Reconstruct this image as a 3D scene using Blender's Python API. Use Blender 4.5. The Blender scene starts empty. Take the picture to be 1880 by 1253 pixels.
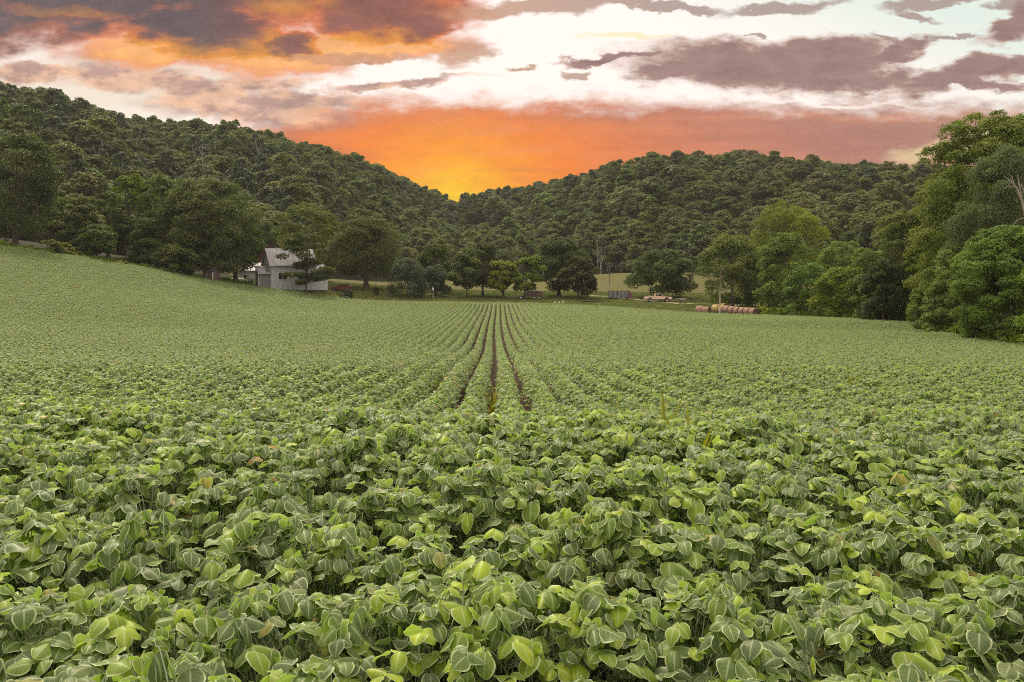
import bpy, math, random
import numpy as np
from mathutils import Vector, Matrix, Euler

# ------------------------------------------------------------------ camera, light, sky
scene = bpy.context.scene
COL = scene.collection
F, CX, CY = 1600.0, 940.0, 530.0          # photo scale: pixels per unit tangent, principal column, horizon row
EYE = 1.80
cam_d = bpy.data.cameras.new("camera"); cam = bpy.data.objects.new("camera", cam_d); COL.objects.link(cam)
cam_d.sensor_width = 36.0; cam_d.lens = 36.0 * F / 1880.0
cam_d.shift_y = -(626.5 - CY) / 1880.0
cam_d.clip_start = 0.05; cam_d.clip_end = 6000
cam.location = (0, 0, EYE); cam.rotation_euler = (math.radians(90), 0, 0)
scene.camera = cam
scene.view_settings.view_transform = 'Standard'; scene.view_settings.look = 'None'
scene.view_settings.exposure = 0.0; scene.view_settings.gamma = 1.0
scene.view_settings.use_curve_mapping = False
scene.cycles.use_denoising = False; scene.cycles.pixel_filter_type = 'BLACKMAN_HARRIS'; scene.cycles.filter_width = 1.0
scene.cycles.sample_clamp_indirect = 4.0; scene.cycles.max_bounces = 6; scene.cycles.diffuse_bounces = 1; scene.cycles.glossy_bounces = 2
scene.cycles.transmission_bounces = 3; scene.cycles.transparent_max_bounces = 6; scene.cycles.volume_bounces = 0
SUN_EL, SUN_AZ = math.radians(50), math.radians(-25)     # azimuth from +Y towards +X
sun_d = bpy.data.lights.new("sun", 'SUN'); sun = bpy.data.objects.new("sun", sun_d); COL.objects.link(sun)
sun_d.energy = 3.4; sun_d.angle = math.radians(12); sun_d.color = (1.0, 0.88, 0.66)
sd = Vector((math.sin(SUN_AZ) * math.cos(SUN_EL), math.cos(SUN_AZ) * math.cos(SUN_EL), math.sin(SUN_EL)))
sun.rotation_euler = sd.to_track_quat('Z', 'Y').to_euler()
AMBIENT = 1.16          # brightness of the cloud cover overhead and behind

def lin(c):
    return tuple((x / 12.92 if x <= 0.04045 else ((x + 0.055) / 1.055) ** 2.4) for x in c[:3]) + (1.0,)
def srgb(r, g, b): return lin((r / 255, g / 255, b / 255))

class NT:
    def __init__(s, tree): s.t = tree; s.n = tree.nodes; s.l = tree.links
    def node(s, typ, **kw):
        n = s.n.new(typ)
        for k, v in kw.items(): setattr(n, k, v)
        return n
    def put(s, sock, v):
        if v is None: return
        if isinstance(v, bpy.types.NodeSocket): s.l.new(v, sock)
        else: sock.default_value = v
    def m(s, op, a, b=None, c=None, clamp=False):
        n = s.node('ShaderNodeMath', operation=op); n.use_clamp = clamp
        s.put(n.inputs[0], a); s.put(n.inputs[1], b); s.put(n.inputs[2], c); return n.outputs[0]
    def vm(s, op, a, b=None, out=0):
        n = s.node('ShaderNodeVectorMath', operation=op)
        s.put(n.inputs[0], a); s.put(n.inputs[1], b); return n.outputs[out]
    def comb(s, x, y, z=0.0):
        n = s.node('ShaderNodeCombineXYZ'); s.put(n.inputs[0], x); s.put(n.inputs[1], y); s.put(n.inputs[2], z); return n.outputs[0]
    def sep(s, v):
        n = s.node('ShaderNodeSeparateXYZ'); s.put(n.inputs[0], v); return n.outputs
    def rng(s, v, a, b, c=0.0, d=1.0, smooth=True):
        n = s.node('ShaderNodeMapRange'); n.interpolation_type = 'SMOOTHSTEP' if smooth else 'LINEAR'
        s.put(n.inputs[0], v); s.put(n.inputs[1], a); s.put(n.inputs[2], b); s.put(n.inputs[3], c); s.put(n.inputs[4], d)
        return n.outputs[0]
    def mix(s, f, a, b):
        n = s.node('ShaderNodeMix', data_type='RGBA'); s.put(n.inputs[0], f); s.put(n.inputs[6], a); s.put(n.inputs[7], b); return n.outputs[2]
    def noise(s, v, scale, detail=4, rough=0.55, out=0, dist=0.0):
        n = s.node('ShaderNodeTexNoise'); s.put(n.inputs['Vector'], v); n.inputs['Scale'].default_value = scale
        n.inputs['Detail'].default_value = detail; n.inputs['Roughness'].default_value = rough
        n.inputs['Distortion'].default_value = dist; return n.outputs[out]
    def ramp(s, v, stops, interp='LINEAR'):
        n = s.node('ShaderNodeValToRGB'); r = n.color_ramp; r.interpolation = interp
        while len(r.elements) > 1: r.elements.remove(r.elements[-1])
        r.elements[0].position = stops[0][0]; r.elements[0].color = stops[0][1]
        for p, c in stops[1:]: e = r.elements.new(p); e.color = c
        s.put(n.inputs[0], v); return n.outputs[0]

def build_world():
    w = bpy.data.worlds.new("World"); scene.world = w; w.use_nodes = True
    w.node_tree.nodes.clear(); N = NT(w.node_tree)
    tc = N.node('ShaderNodeTexCoord').outputs['Generated']
    dx, dy, dz = N.sep(tc)
    dyc = N.m('MAXIMUM', dy, 0.12)
    X = N.m('MULTIPLY_ADD', N.m('DIVIDE', dx, dyc), 16.0, 9.4)
    Y = N.m('MULTIPLY_ADD', N.m('DIVIDE', dz, dyc), -16.0, 5.3)      # sky chart, in hundreds of photo pixels
    P = N.comb(X, Y)
    Ps = N.vm('MULTIPLY', P, (0.55, 1.25, 1.0))
    n1 = N.noise(Ps, 0.9, 3, 0.5, out=1); n2 = N.noise(Ps, 3.2, 7, 0.62, out=1)
    d1 = N.vm('MULTIPLY', N.vm('SUBTRACT', n1, (0.5, 0.5, 0.5)), (1.5, 0.55, 0))
    d2 = N.vm('MULTIPLY', N.vm('SUBTRACT', n2, (0.5, 0.5, 0.5)), (1.0, 0.50, 0))
    Q = N.vm('ADD', N.vm('ADD', P, d1), d2)
    fine = N.noise(Ps, 2.4, 8, 0.6)
    def blobs(lst, src=Q):
        acc = None
        for (cx, cy, rx, ry, a) in lst:
            mp = N.node('ShaderNodeMapping', vector_type='TEXTURE'); N.put(mp.inputs[0], src)
            mp.inputs['Location'].default_value = (cx, cy, 0); mp.inputs['Rotation'].default_value = (0, 0, math.radians(a))
            mp.inputs['Scale'].default_value = (rx, ry, 1)
            v = N.m('SUBTRACT', 1.0, N.vm('LENGTH', mp.outputs[0], out=1))
            acc = v if acc is None else N.m('MAXIMUM', acc, v)
        return acc
    # clear bright sky between the clouds
    base = N.mix(N.rng(N.m('SUBTRACT', X, N.m('MULTIPLY', Y, 3.2)), 9.5, 17.5), (1.12, 1.0, 0.93, 1), srgb(230, 242, 232))
    base = N.mix(N.rng(blobs([(2.0, 1.6, 4.8, 0.9, 0)], P), 0.0, 0.7), base, srgb(247, 232, 214))
    base = N.mix(N.rng(blobs([(17.1, 2.75, 1.6, 0.5, -12)], P), 0.0, 0.7), base, srgb(240, 214, 158))
    warm = N.m('SUBTRACT', 1.0, N.rng(N.vm('LENGTH', N.vm('SUBTRACT', P, (8.4, 3.6, 0)), out=1), 1.5, 9.0))
    # low bank glowing over the notch
    notch = N.vm('MULTIPLY', N.vm('SUBTRACT', P, (8.35, 3.75, 0)), (1.0, 1.25, 1.0))
    r = N.m('ADD', N.vm('LENGTH', notch, out=1), N.m('MULTIPLY', N.m('SUBTRACT', fine, 0.5), 0.7))
    bank_c = N.ramp(N.m('DIVIDE', r, 11.0), [(0.0, srgb(255, 208, 0)), (0.05, srgb(255, 188, 0)), (0.11, srgb(255, 154, 14)), (0.20, srgb(248, 130, 34)),
                    (0.32, srgb(224, 122, 70)), (0.46, srgb(202, 122, 94)), (0.64, srgb(182, 120, 104)), (1.0, srgb(170, 126, 114))])
    topedge = N.rng(N.m('ADD', Y, N.m('MULTIPLY', fine, 0.6)), 1.9, 3.0)
    bank_c = N.mix(N.m('MULTIPLY', N.m('SUBTRACT', 1.0, topedge), 0.50), bank_c, srgb(170, 124, 112))
    streak = N.noise(N.vm('MULTIPLY', P, (0.28, 2.6, 1)), 1.0, 5, 0.55)
    bank_c = N.mix(N.rng(streak, 0.50, 0.72, 0, 0.45), bank_c, srgb(236, 150, 96))
    bank_c = N.mix(N.rng(streak, 0.50, 0.30, 0, 0.35), bank_c, srgb(158, 100, 88))
    bf = N.m('SUBTRACT', N.m('ADD', Y, N.m('MULTIPLY', N.m('SUBTRACT', fine, 0.5), 0.9)),
             N.m('ADD', 1.72, N.m('ADD', N.rng(X, 6.5, 3.4, 0, 0.75), N.rng(X, 11.0, 17.5, 0, 0.10))))
    bank = N.rng(bf, -0.12, 0.42)
    hole = N.rng(blobs([(17.55, 2.70, 1.3, 0.20, -12), (14.6, 1.86, 3.4, 0.07, 2), (12.2, 1.72, 2.4, 0.10, 3)]), -0.2, 0.9)
    bank = N.m('MULTIPLY', bank, N.m('SUBTRACT', 1.0, N.m('MULTIPLY', hole, 0.8)))
    col = N.mix(bank, base, bank_c)
    # loose pinkish cloud, left above the ridge
    lp = blobs([(2.3, 1.45, 1.9, 0.30, 3), (4.6, 2.0, 2.2, 0.42, 4), (0.6, 1.35, 1.0, 0.22, 0), (7.3, 1.52, 1.7, 0.10, -4), (4.7, 1.55, 0.8, 0.2, 0), (3.4, 1.6, 1.5, 0.28, 8), (5.6, 1.78, 1.4, 0.2, 0)])
    lpm = N.rng(lp, -0.12, 0.55)
    lpc = N.mix(N.rng(fine, 0.40, 0.62), srgb(176, 134, 124), srgb(238, 190, 158))
    lpc = N.mix(N.m('MULTIPLY', N.rng(lp, 0.7, 0.0), N.rng(fine, 0.45, 0.65)), lpc, srgb(250, 170, 110))
    col = N.mix(N.m('MULTIPLY', lpm, 0.92), col, lpc)
    # heavy cloud, upper left: fiery rim, slate core
    hv = blobs([(1.0, -0.4, 4.2, 1.45, 2), (4.6, -0.7, 4.4, 1.70, 0), (3.7, 0.55, 2.0, 0.72, 8), (6.9, 0.10, 2.0, 0.92, 0), (7.7, 0.42, 0.9, 0.5, 0), (-1.5, 0.2, 3.0, 1.1, 0), (5.4, 0.85, 0.7, 0.3, 0)])
    rim = blobs([(4.6, 0.98, 2.4, 0.52, 4), (6.8, 0.82, 2.5, 0.36, -3), (5.1, 0.05, 1.1, 0.50, 0), (6.6, 0.05, 1.7, 0.44, 8), (2.9, 0.90, 2.2, 0.42, -2), (1.0, 0.22, 1.4, 0.16, 5)])
    rimm = N.m('MULTIPLY', N.rng(rim, -0.05, 0.6), N.rng(hv, 0.78, 0.05))
    allh = N.m('MAXIMUM', N.rng(N.m('ADD', hv, N.m('MULTIPLY', N.m('SUBTRACT', fine, 0.5), 0.5)), -0.10, 0.30), N.m('MULTIPLY', N.rng(rim, 0.0, 0.45), 0.85))
    hc = N.mix(N.rng(N.m('ADD', hv, N.m('MULTIPLY', N.m('SUBTRACT', fine, 0.5), 1.3)), 0.10, 0.55), srgb(214, 118, 78), N.mix(N.rng(X, 3.0, 6.5), srgb(94, 78, 84), srgb(140, 86, 78)))
    hc = N.mix(N.rng(n2 if False else N.noise(Ps, 1.5, 4, 0.5), 0.55, 0.75, 0, 0.6), hc, srgb(150, 100, 92))
    hc = N.mix(N.rng(X, 3.2, 0.0, 0, 0.55), hc, srgb(104, 92, 98))
    hc = N.mix(N.m('MULTIPLY', rimm, 0.95), hc, N.mix(N.rng(rim, 0.1, 0.7), srgb(250, 132, 54), srgb(255, 168, 44)))
    col = N.mix(allh, col, hc)
    # mauve clouds on the right and the small wisps
    rt = blobs([(14.1, 1.25, 2.9, 0.50, 3), (15.1, 1.02, 1.7, 0.36, -6), (12.7, 1.25, 1.3, 0.26, -8), (15.6, 1.45, 2.0, 0.26, 0), (18.0, 1.35, 2.0, 0.28, -12), (18.8, 1.15, 1.6, 0.24, -8),
                (18.6, 0.45, 0.9, 0.28, -25), (16.4, 1.02, 1.0, 0.22, -20), (17.6, 1.58, 1.8, 0.13, 0), (11.2, 1.08, 1.2, 0.10, -4)])
    rtm = N.rng(N.m('ADD', rt, N.m('MULTIPLY', N.m('SUBTRACT', fine, 0.5), 0.7)), -0.16, 0.36)
    rtc = N.mix(N.rng(N.m('ADD', rt, N.m('MULTIPLY', N.m('SUBTRACT', fine, 0.5), 1.0)), 0.0, 0.5), srgb(196, 160, 146), srgb(148, 112, 108))
    col = N.mix(N.m('MULTIPLY', rtm, 0.96), col, rtc)
    ws = blobs([(8.5, 0.95, 0.62, 0.32, -20), (10.7, 1.36, 0.40, 0.10, 0), (9.4, 1.30, 0.4, 0.07, 0), (9.9, 0.08, 2.2, 0.22, -4), (14.3, 0.12, 1.5, 0.13, -5), (17.2, 0.05, 1.2, 0.12, -8), (14.05, 0.69, 0.3, 0.05, 0),
                (17.0, 0.30, 0.5, 0.10, 10), (17.5, 0.68, 0.4, 0.07, 0), (6.4, 1.04, 1.6, 0.10, 0), (12.0, 0.12, 1.4, 0.10, 4), (18.7, 0.1, 0.6, 0.12, 0), (16.4, 0.75, 0.5, 0.06, 15)])
    wsc = N.mix(N.rng(X, 7.0, 13.0), srgb(206, 150, 112), srgb(162, 136, 128))
    col = N.mix(N.m('MULTIPLY', N.rng(ws, -0.05, 0.45), 0.85), col, wsc)
    col = N.mix(N.m('MULTIPLY', N.rng(blobs([(11.6, 0.71, 1.1, 0.09, 3)]), 0.0, 0.8), 0.6), col, srgb(255, 232, 160))
    tex = N.noise(N.vm('MULTIPLY', P, (0.8, 1.7, 1)), 2.0, 8, 0.60, dist=0.25)
    cm = N.m('MAXIMUM', N.m('MAXIMUM', allh, rtm), N.m('MAXIMUM', N.m('MULTIPLY', bank, 0.45), lpm), clamp=True)
    fac = N.m('ADD', 1.0, N.m('MULTIPLY', cm, N.m('MULTIPLY', N.m('SUBTRACT', tex, 0.5), 0.95)))
    vs2 = N.node('ShaderNodeVectorMath', operation='SCALE'); N.l.new(col, vs2.inputs[0]); N.l.new(fac, vs2.inputs[3]); col = vs2.outputs[0]
    # the rest of the sky: Nishita with broken cloud
    sky = N.node('ShaderNodeTexSky'); sky.sky_type = 'NISHITA'; sky.sun_disc = False
    sky.sun_elevation = SUN_EL; sky.sun_rotation = SUN_AZ; sky.air_density = 1.2; sky.dust_density = 2.0
    nb = N.noise(N.vm('MULTIPLY', tc, (1, 1, 2.2)), 2.2, 6, 0.58)
    cl = N.mix(N.rng(nb, 0.35, 0.65), (0.66 * AMBIENT, 0.60 * AMBIENT, 0.54 * AMBIENT, 1), (1.35 * AMBIENT, 1.24 * AMBIENT, 1.08 * AMBIENT, 1))
    dim = N.rng(dz, -0.05, 0.85, 0.10, 3.0, smooth=False); vs = N.node('ShaderNodeVectorMath', operation='SCALE'); N.l.new(cl, vs.inputs[0]); N.l.new(dim, vs.inputs[3]); cl = vs.outputs[0]
    nis = N.vm('SCALE', sky.outputs[0]); nis.node.inputs[3].default_value = 0.10
    rest = N.mix(0.68, nis, cl)
    fw = N.rng(dy, 0.42, 0.70)
    col = N.mix(fw, rest, col)
    bg = N.node('ShaderNodeBackground'); N.put(bg.inputs[0], col); bg.inputs[1].default_value = 1.0
    out = N.node('ShaderNodeOutputWorld'); N.l.new(bg.outputs[0], out.inputs[0])
    w.cycles.sampling_method = 'MANUAL'; w.cycles.sample_map_resolution = 512
build_world()

# ------------------------------------------------------------------ helpers
def tag(o, label=None, cat=None, group=None, kind=None):
    if label: o['label'] = label
    if cat: o['category'] = cat
    if group: o['group'] = group
    if kind: o['kind'] = kind
    return o
def link(o, parent=None):
    COL.objects.link(o)
    if parent is not None: o.parent = parent
    return o
def empty(name, loc, rz=0.0, **kw):
    o = bpy.data.objects.new(name, None); o.empty_display_size = 0.3; link(o)
    o.location = loc; o.rotation_euler = (0, 0, rz); return tag(o, **kw)

def np_mesh(name, verts, quads, mats, attrs=None, midx=None, smooth=False):
    me = bpy.data.meshes.new(name); verts = np.asarray(verts, np.float32); quads = np.asarray(quads, np.int32)
    me.vertices.add(len(verts)); me.vertices.foreach_set('co', verts.ravel())
    nf = len(quads); me.loops.add(nf * 4); me.loops.foreach_set('vertex_index', quads.ravel())
    me.polygons.add(nf); me.polygons.foreach_set('loop_start', np.arange(0, nf * 4, 4, dtype=np.int32))
    me.polygons.foreach_set('loop_total', np.full(nf, 4, np.int32))
    for m in mats: me.materials.append(m)
    if midx is not None: me.polygons.foreach_set('material_index', np.asarray(midx, np.int32))
    me.polygons.foreach_set('use_smooth', np.full(nf, smooth, bool))
    for k, v in (attrs or {}).items():
        a = me.attributes.new(k, 'FLOAT', 'POINT'); a.data.foreach_set('value', np.asarray(v, np.float32))
    me.update(calc_edges=True); return me

class MB:
    """collects shapes; build() links them as one mesh object"""
    def __init__(s): s.v = []; s.f = []; s.sm = []
    def add(s, vs, fs, M=None, smooth=False):
        b = len(s.v)
        for p in vs:
            p = Vector(p); s.v.append(tuple(M @ p) if M is not None else tuple(p))
        for f in fs: s.f.append(tuple(b + i for i in f)); s.sm.append(smooth)
        return s
    def box(s, x0, x1, y0, y1, z0, z1, M=None):
        return s.add([(x0, y0, z0), (x1, y0, z0), (x1, y1, z0), (x0, y1, z0), (x0, y0, z1), (x1, y0, z1), (x1, y1, z1), (x0, y1, z1)],
                     [(0, 3, 2, 1), (4, 5, 6, 7), (0, 1, 5, 4), (1, 2, 6, 5), (2, 3, 7, 6), (3, 0, 4, 7)], M)
    def prism(s, pts, y0, y1, M=None):
        """profile in x,z pushed along y"""
        n = len(pts)
        return s.add([(x, y0, z) for x, z in pts] + [(x, y1, z) for x, z in pts],
                     [tuple(range(n)), tuple(range(2 * n - 1, n - 1, -1))] + [(i, i + n, (i + 1) % n + n, (i + 1) % n) for i in range(n)], M)
    def tube(s, pts, rad, n=8, cap=True, smooth=True):
        pts = [Vector(p) for p in pts]; rad = rad if isinstance(rad, (list, tuple)) else [rad] * len(pts)
        b = len(s.v); up = Vector((0.13, 0.2, 1)).normalized()
        for i, p in enumerate(pts):
            t = (pts[min(i + 1, len(pts) - 1)] - pts[max(i - 1, 0)]).normalized()
            a = t.cross(up)
            if a.length < 0.15: a = t.cross(Vector((1, 0, 0)))
            a.normalize(); c = t.cross(a)
            for k in range(n):
                g = 2 * math.pi * k / n; s.v.append(tuple(p + rad[i] * (math.cos(g) * a + math.sin(g) * c)))
        for i in range(len(pts) - 1):
            for k in range(n):
                s.f.append((b + i * n + k, b + i * n + (k + 1) % n, b + (i + 1) * n + (k + 1) % n, b + (i + 1) * n + k)); s.sm.append(smooth)
        if cap:
            s.f.append(tuple(b + k for k in range(n))); s.sm.append(False)
            s.f.append(tuple(b + (len(pts) - 1) * n + k for k in range(n - 1, -1, -1))); s.sm.append(False)
        return s
    def lathe(s, prof, n=16, M=None):
        """profile (r, z) turned about z"""
        vs = [(r * math.cos(2 * math.pi * k / n), r * math.sin(2 * math.pi * k / n), z) for r, z in prof for k in range(n)]
        fs = [(i * n + k, i * n + (k + 1) % n, (i + 1) * n + (k + 1) % n, (i + 1) * n + k) for i in range(len(prof) - 1) for k in range(n)]
        return s.add(vs, fs, M, True)
    def build(s, name, mat, parent=None, bevel=0.0):
        me = bpy.data.meshes.new(name); me.from_pydata(s.v, [], s.f); me.materials.append(mat)
        me.polygons.foreach_set('use_smooth', s.sm); me.update()
        o = bpy.data.objects.new(name, me); link(o, parent)
        if bevel: b = o.modifiers.new('bevel', 'BEVEL'); b.width = bevel; b.segments = 2; b.limit_method = 'ANGLE'
        return o

MATS = {}
def mat(name, color, rough=0.8, metal=0.0, var=0.25, scale=3.0, bump=0.0, coat=0.0):
    if name in MATS: return MATS[name]
    m = bpy.data.materials.new(name); m.use_nodes = True; N = NT(m.node_tree); N.n.clear()
    p = N.node('ShaderNodeBsdfPrincipled'); out = N.node('ShaderNodeOutputMaterial'); N.l.new(p.outputs[0], out.inputs[0])
    tc = N.node('ShaderNodeTexCoord').outputs['Object']
    n = N.noise(tc, scale, 6, 0.6)
    c = N.mix(N.rng(n, 0.35, 0.65), tuple(x * (1 - var) for x in color[:3]) + (1,), tuple(min(1, x * (1 + var)) for x in color[:3]) + (1,))
    N.put(p.inputs['Base Color'], c); p.inputs['Roughness'].default_value = rough; p.inputs['Metallic'].default_value = metal
    if coat: p.inputs['Coat Weight'].default_value = coat
    if bump:
        b = N.node('ShaderNodeBump'); b.inputs['Strength'].default_value = bump; b.inputs['Distance'].default_value = 0.03
        N.put(b.inputs['Height'], N.noise(tc, scale * 8, 5, 0.6)); N.put(p.inputs['Normal'], b.outputs[0])
    MATS[name] = m; return m

def leaf_mat(name, dark, light, trans, transf=0.28, rough=0.55, sheen=0.0, rnd=0.25):
    m = bpy.data.materials.new(name); m.use_nodes = True; N = NT(m.node_tree); N.n.clear()
    at = N.node('ShaderNodeAttribute', attribute_name='tint').outputs['Fac']
    ob = N.node('ShaderNodeObjectInfo').outputs['Random']
    t = N.m('ADD', at, N.m('MULTIPLY', N.m('SUBTRACT', ob, 0.5), rnd), clamp=True)
    c = N.mix(t, dark, light)
    hsv = N.node('ShaderNodeHueSaturation'); N.put(hsv.inputs['Color'], c)
    N.put(hsv.inputs['Hue'], N.m('MULTIPLY_ADD', N.m('FRACT', N.m('MULTIPLY', ob, 7.31)), 0.05 * (rnd / 0.25), 0.5 - 0.025 * (rnd / 0.25)))
    N.put(hsv.inputs['Saturation'], N.m('MULTIPLY_ADD', N.m('FRACT', N.m('MULTIPLY', ob, 13.7)), 0.3, 0.85))
    N.put(hsv.inputs['Value'], N.m('MULTIPLY_ADD', N.m('FRACT', N.m('MULTIPLY', ob, 29.3)), 1.0 * max(0, rnd - 0.25) / 0.25 * 0.8, 1.0 - 0.35 * max(0, rnd - 0.25) / 0.25))
    p = N.node('ShaderNodeBsdfPrincipled'); N.put(p.inputs['Base Color'], hsv.outputs[0]); p.inputs['Roughness'].default_value = rough
    p.inputs['Specular IOR Level'].default_value = 0.25
    if sheen: p.inputs['Sheen Weight'].default_value = sheen; p.inputs['Sheen Roughness'].default_value = 0.4
    tr = N.node('ShaderNodeBsdfTranslucent'); N.put(tr.inputs[0], N.mix(0.5, hsv.outputs[0], trans))
    mx = N.node('ShaderNodeMixShader'); mx.inputs[0].default_value = transf
    N.l.new(p.outputs[0], mx.inputs[1]); N.l.new(tr.outputs[0], mx.inputs[2])
    out = N.node('ShaderNodeOutputMaterial'); N.l.new(mx.outputs[0], out.inputs[0]); return m

# ------------------------------------------------------------------ terrain
def pix(px, py, d):
    """point seen at photo column/row at depth d (metres); z is absolute"""
    return ((px - CX) / F * d, d, EYE + (CY - py) / F * d)
CTRL = [(0, -40, -1.8), (-40, -30, -1.6), (40, -30, -1.9), (0, 0, -1.8), (0, 3, -1.79), (-8, 3, -1.78), (8, 3, -1.8), (0, 6.6, -1.74), (-6, 7.4, -1.74), (6, 6.0, -1.76),
        (0, 10.5, -2.3), (-9, 11, -2.3), (9, 10, -2.35), (0, 15, -2.78), (-9, 15, -2.75), (10, 15, -2.72), (0, 26, -3.2), (18, 28, -3.3), (-16, 28, -3.2), (0, 53, -4.35),
        (0, 84, -4.62), (15, 84, -4.64), (12, 53, -4.33), (-12, 53, -4.33), (-12, 84, -4.6), (0, 125, -4.3), (9, 125, -4.32), (0, 150, -3.9), (9, 150, -3.95), (-3, 165, -3.5), (-23, 40, -3.75), (-38, 65, -3.6), (-53, 90, -1.6), (-66, 112, 1.35), (-82, 140, 6.3),
        (-67, 160, 3.2), (-48, 115, -1.85), (-33, 80, -4.2), (-55, 175, 0.4), (-40.6, 130, -3.1), (-38, 178, -2.1), (-26, 172, -3.1), (14.4, 165, -3.8), (33.6, 158, -4.7),
        (43, 150, -4.95), (54, 115, -5.1), (43, 85, -5.05), (39.4, 67, -5.0), (20, 35, -3.65), (30, 99, -5.2), (44, 97, -5.3), (30, 111, -4.8), (45, 110, -4.85), (30, 124, -4.85), (-110, 145, 11), (-135, 100, 9), (-110, 50, 2),
        (-50, 186, 0.5), (-42, 179, -1.2), (-35, 192, -0.5), (-24, 190, -1.3), (-8, 190, -2.0), (12, 188, -2.3), (24, 190, -2.4), (31, 185, -3.0), (37, 175, -3.3), (60, 160, -4.5),
        (75, 100, -5), (60, 60, -5), (80, 30, -4), (-95, 175, 9), (-55, 215, 3), (-30, 240, 1.5), (-45, 265, 1.8), (0, 250, 1.2), (0, 300, 2.6), (32, 255, 4.2), (52, 235, 1.3), (60, 260, 4.0),
        (-150, 220, 14), (-200, 400, 14), (0, 400, 6), (200, 400, 10), (120, 200, 0), (-200, 800, 12), (0, 800, 10), (200, 800, 12), (-500, 600, 10), (500, 600, 10), (-300, 0, 8), (300, 0, 0), (400, 950, 10), (-400, 950, 10)]
_c = np.array(CTRL, float)
def _U(r2): return 0.5 * r2 * np.log(r2 + 1e-9)
def _fit(c):
    n = len(c); D = ((c[:, None, :2] - c[None, :, :2]) ** 2).sum(-1); K = _U(D) + np.eye(n) * 0.4
    Pm = np.c_[np.ones(n), c[:, :2]]; A = np.zeros((n + 3, n + 3)); A[:n, :n] = K; A[:n, n:] = Pm; A[n:, :n] = Pm.T
    return np.linalg.solve(A, np.r_[c[:, 2], 0, 0, 0])
_w = _fit(_c)
RIDGE = [(-700, 60), (-300, 110), (0, 166), (100, 180), (200, 195), (300, 212), (400, 224), (470, 238), (540, 260), (600, 281), (680, 298), (730, 320), (775, 338), (812, 356), (838, 374), (866, 354), (900, 344), (940, 338), (1000, 328), (1060, 316),
         (1120, 305), (1200, 294), (1300, 281), (1400, 279), (1500, 285), (1600, 296), (1700, 308), (1880, 330), (2300, 330), (2800, 320)]
FOOT = [(-700, 190), (0, 190), (300, 205), (480, 220), (700, 300), (850, 360), (1000, 345), (1150, 300), (1350, 275), (1600, 250), (1880, 240), (2800, 240)]
RDIST = [(-700, 400), (0, 410), (400, 440), (700, 520), (840, 590), (950, 570), (1150, 500), (1400, 460), (1880, 430), (2800, 430)]
def _ip(t, tab):
    px = CX + F * t; a = np.array(tab, float); return np.interp(px, a[:, 0], a[:, 1])
TREE_H = 15.8
def terrain(x, y):
    x = np.atleast_1d(np.asarray(x, float)); y = np.atleast_1d(np.asarray(y, float)); sh = x.shape
    x = x.ravel(); y = y.ravel(); z = np.empty_like(x)
    for i in range(0, len(x), 20000):
        xs, ys = x[i:i + 20000], y[i:i + 20000]
        D = (xs[:, None] - _c[None, :, 0]) ** 2 + (ys[:, None] - _c[None, :, 1]) ** 2
        z[i:i + 20000] = _U(D) @ _w[:-3] + _w[-3] + _w[-2] * xs + _w[-1] * ys
    z = np.clip(z, -6, 18)
    ok = y > 120; t = np.where(ok, x / np.maximum(y, 1), 0); t = np.clip(t, -1.05, 1.15)
    Fo = _ip(t, FOOT); R = _ip(t, RDIST); H = (CY - _ip(t, RIDGE)) / F * R - TREE_H
    u = (y - Fo) / (R - Fo); s = np.clip(u, 0, 1)
    prof = 0.62 * s + 0.38 * np.sin(np.pi / 2 * s) ** 1.5
    ns = (np.sin(x * 0.031 + 1.3 * np.sin(y * 0.013)) * np.cos(y * 0.027 + 0.7) * 5 + np.sin(x * 0.071 + y * 0.043) * 2.2) * np.sin(np.pi * s) ** 0.8
    spur = 7 * np.exp(-((CX + F * t - 620) / 70) ** 2) + 3 * np.exp(-((CX + F * t - 1180) / 90) ** 2) - 7 * np.exp(-((CX + F * t - 740) / 60) ** 2) - 6 * np.exp(-((CX + F * t - 300) / 90) ** 2)
    hz = z * (1 - prof) + H * prof + ns + spur * np.sin(np.pi * s)
    over = np.clip(u - 1, 0, 2); hz = hz - over ** 2 * 60
    z = np.where(ok & (u > 0), hz, z)
    return (z + EYE).reshape(sh)
def tz(x, y): return float(terrain(x, y)[0])
def on_ground(px, d): x = (px - CX) / F * d; return Vector((x, d, tz(x, d)))

FIELD = [(-60, -40), (-120, 40), (-150, 100), (-105, 135), (-82, 140), (-67, 160), (-55, 175), (-38, 178), (-26, 173), (-2, 168.5), (14.4, 165), (33.6, 152), (43, 145), (50, 133), (54, 115), (50, 100), (43, 85), (39.4, 67), (37, 50), (40, 20), (45, -40)]
def inside(x, y, poly):
    r = np.zeros(x.shape, bool); n = len(poly)
    for i in range(n):
        x1, y1 = poly[i]; x2, y2 = poly[(i + 1) % n]
        c = ((y1 > y) != (y2 > y)) & (x < (x2 - x1) * (y - y1) / (y2 - y1 + 1e-12) + x1); r ^= c
    return r

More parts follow.
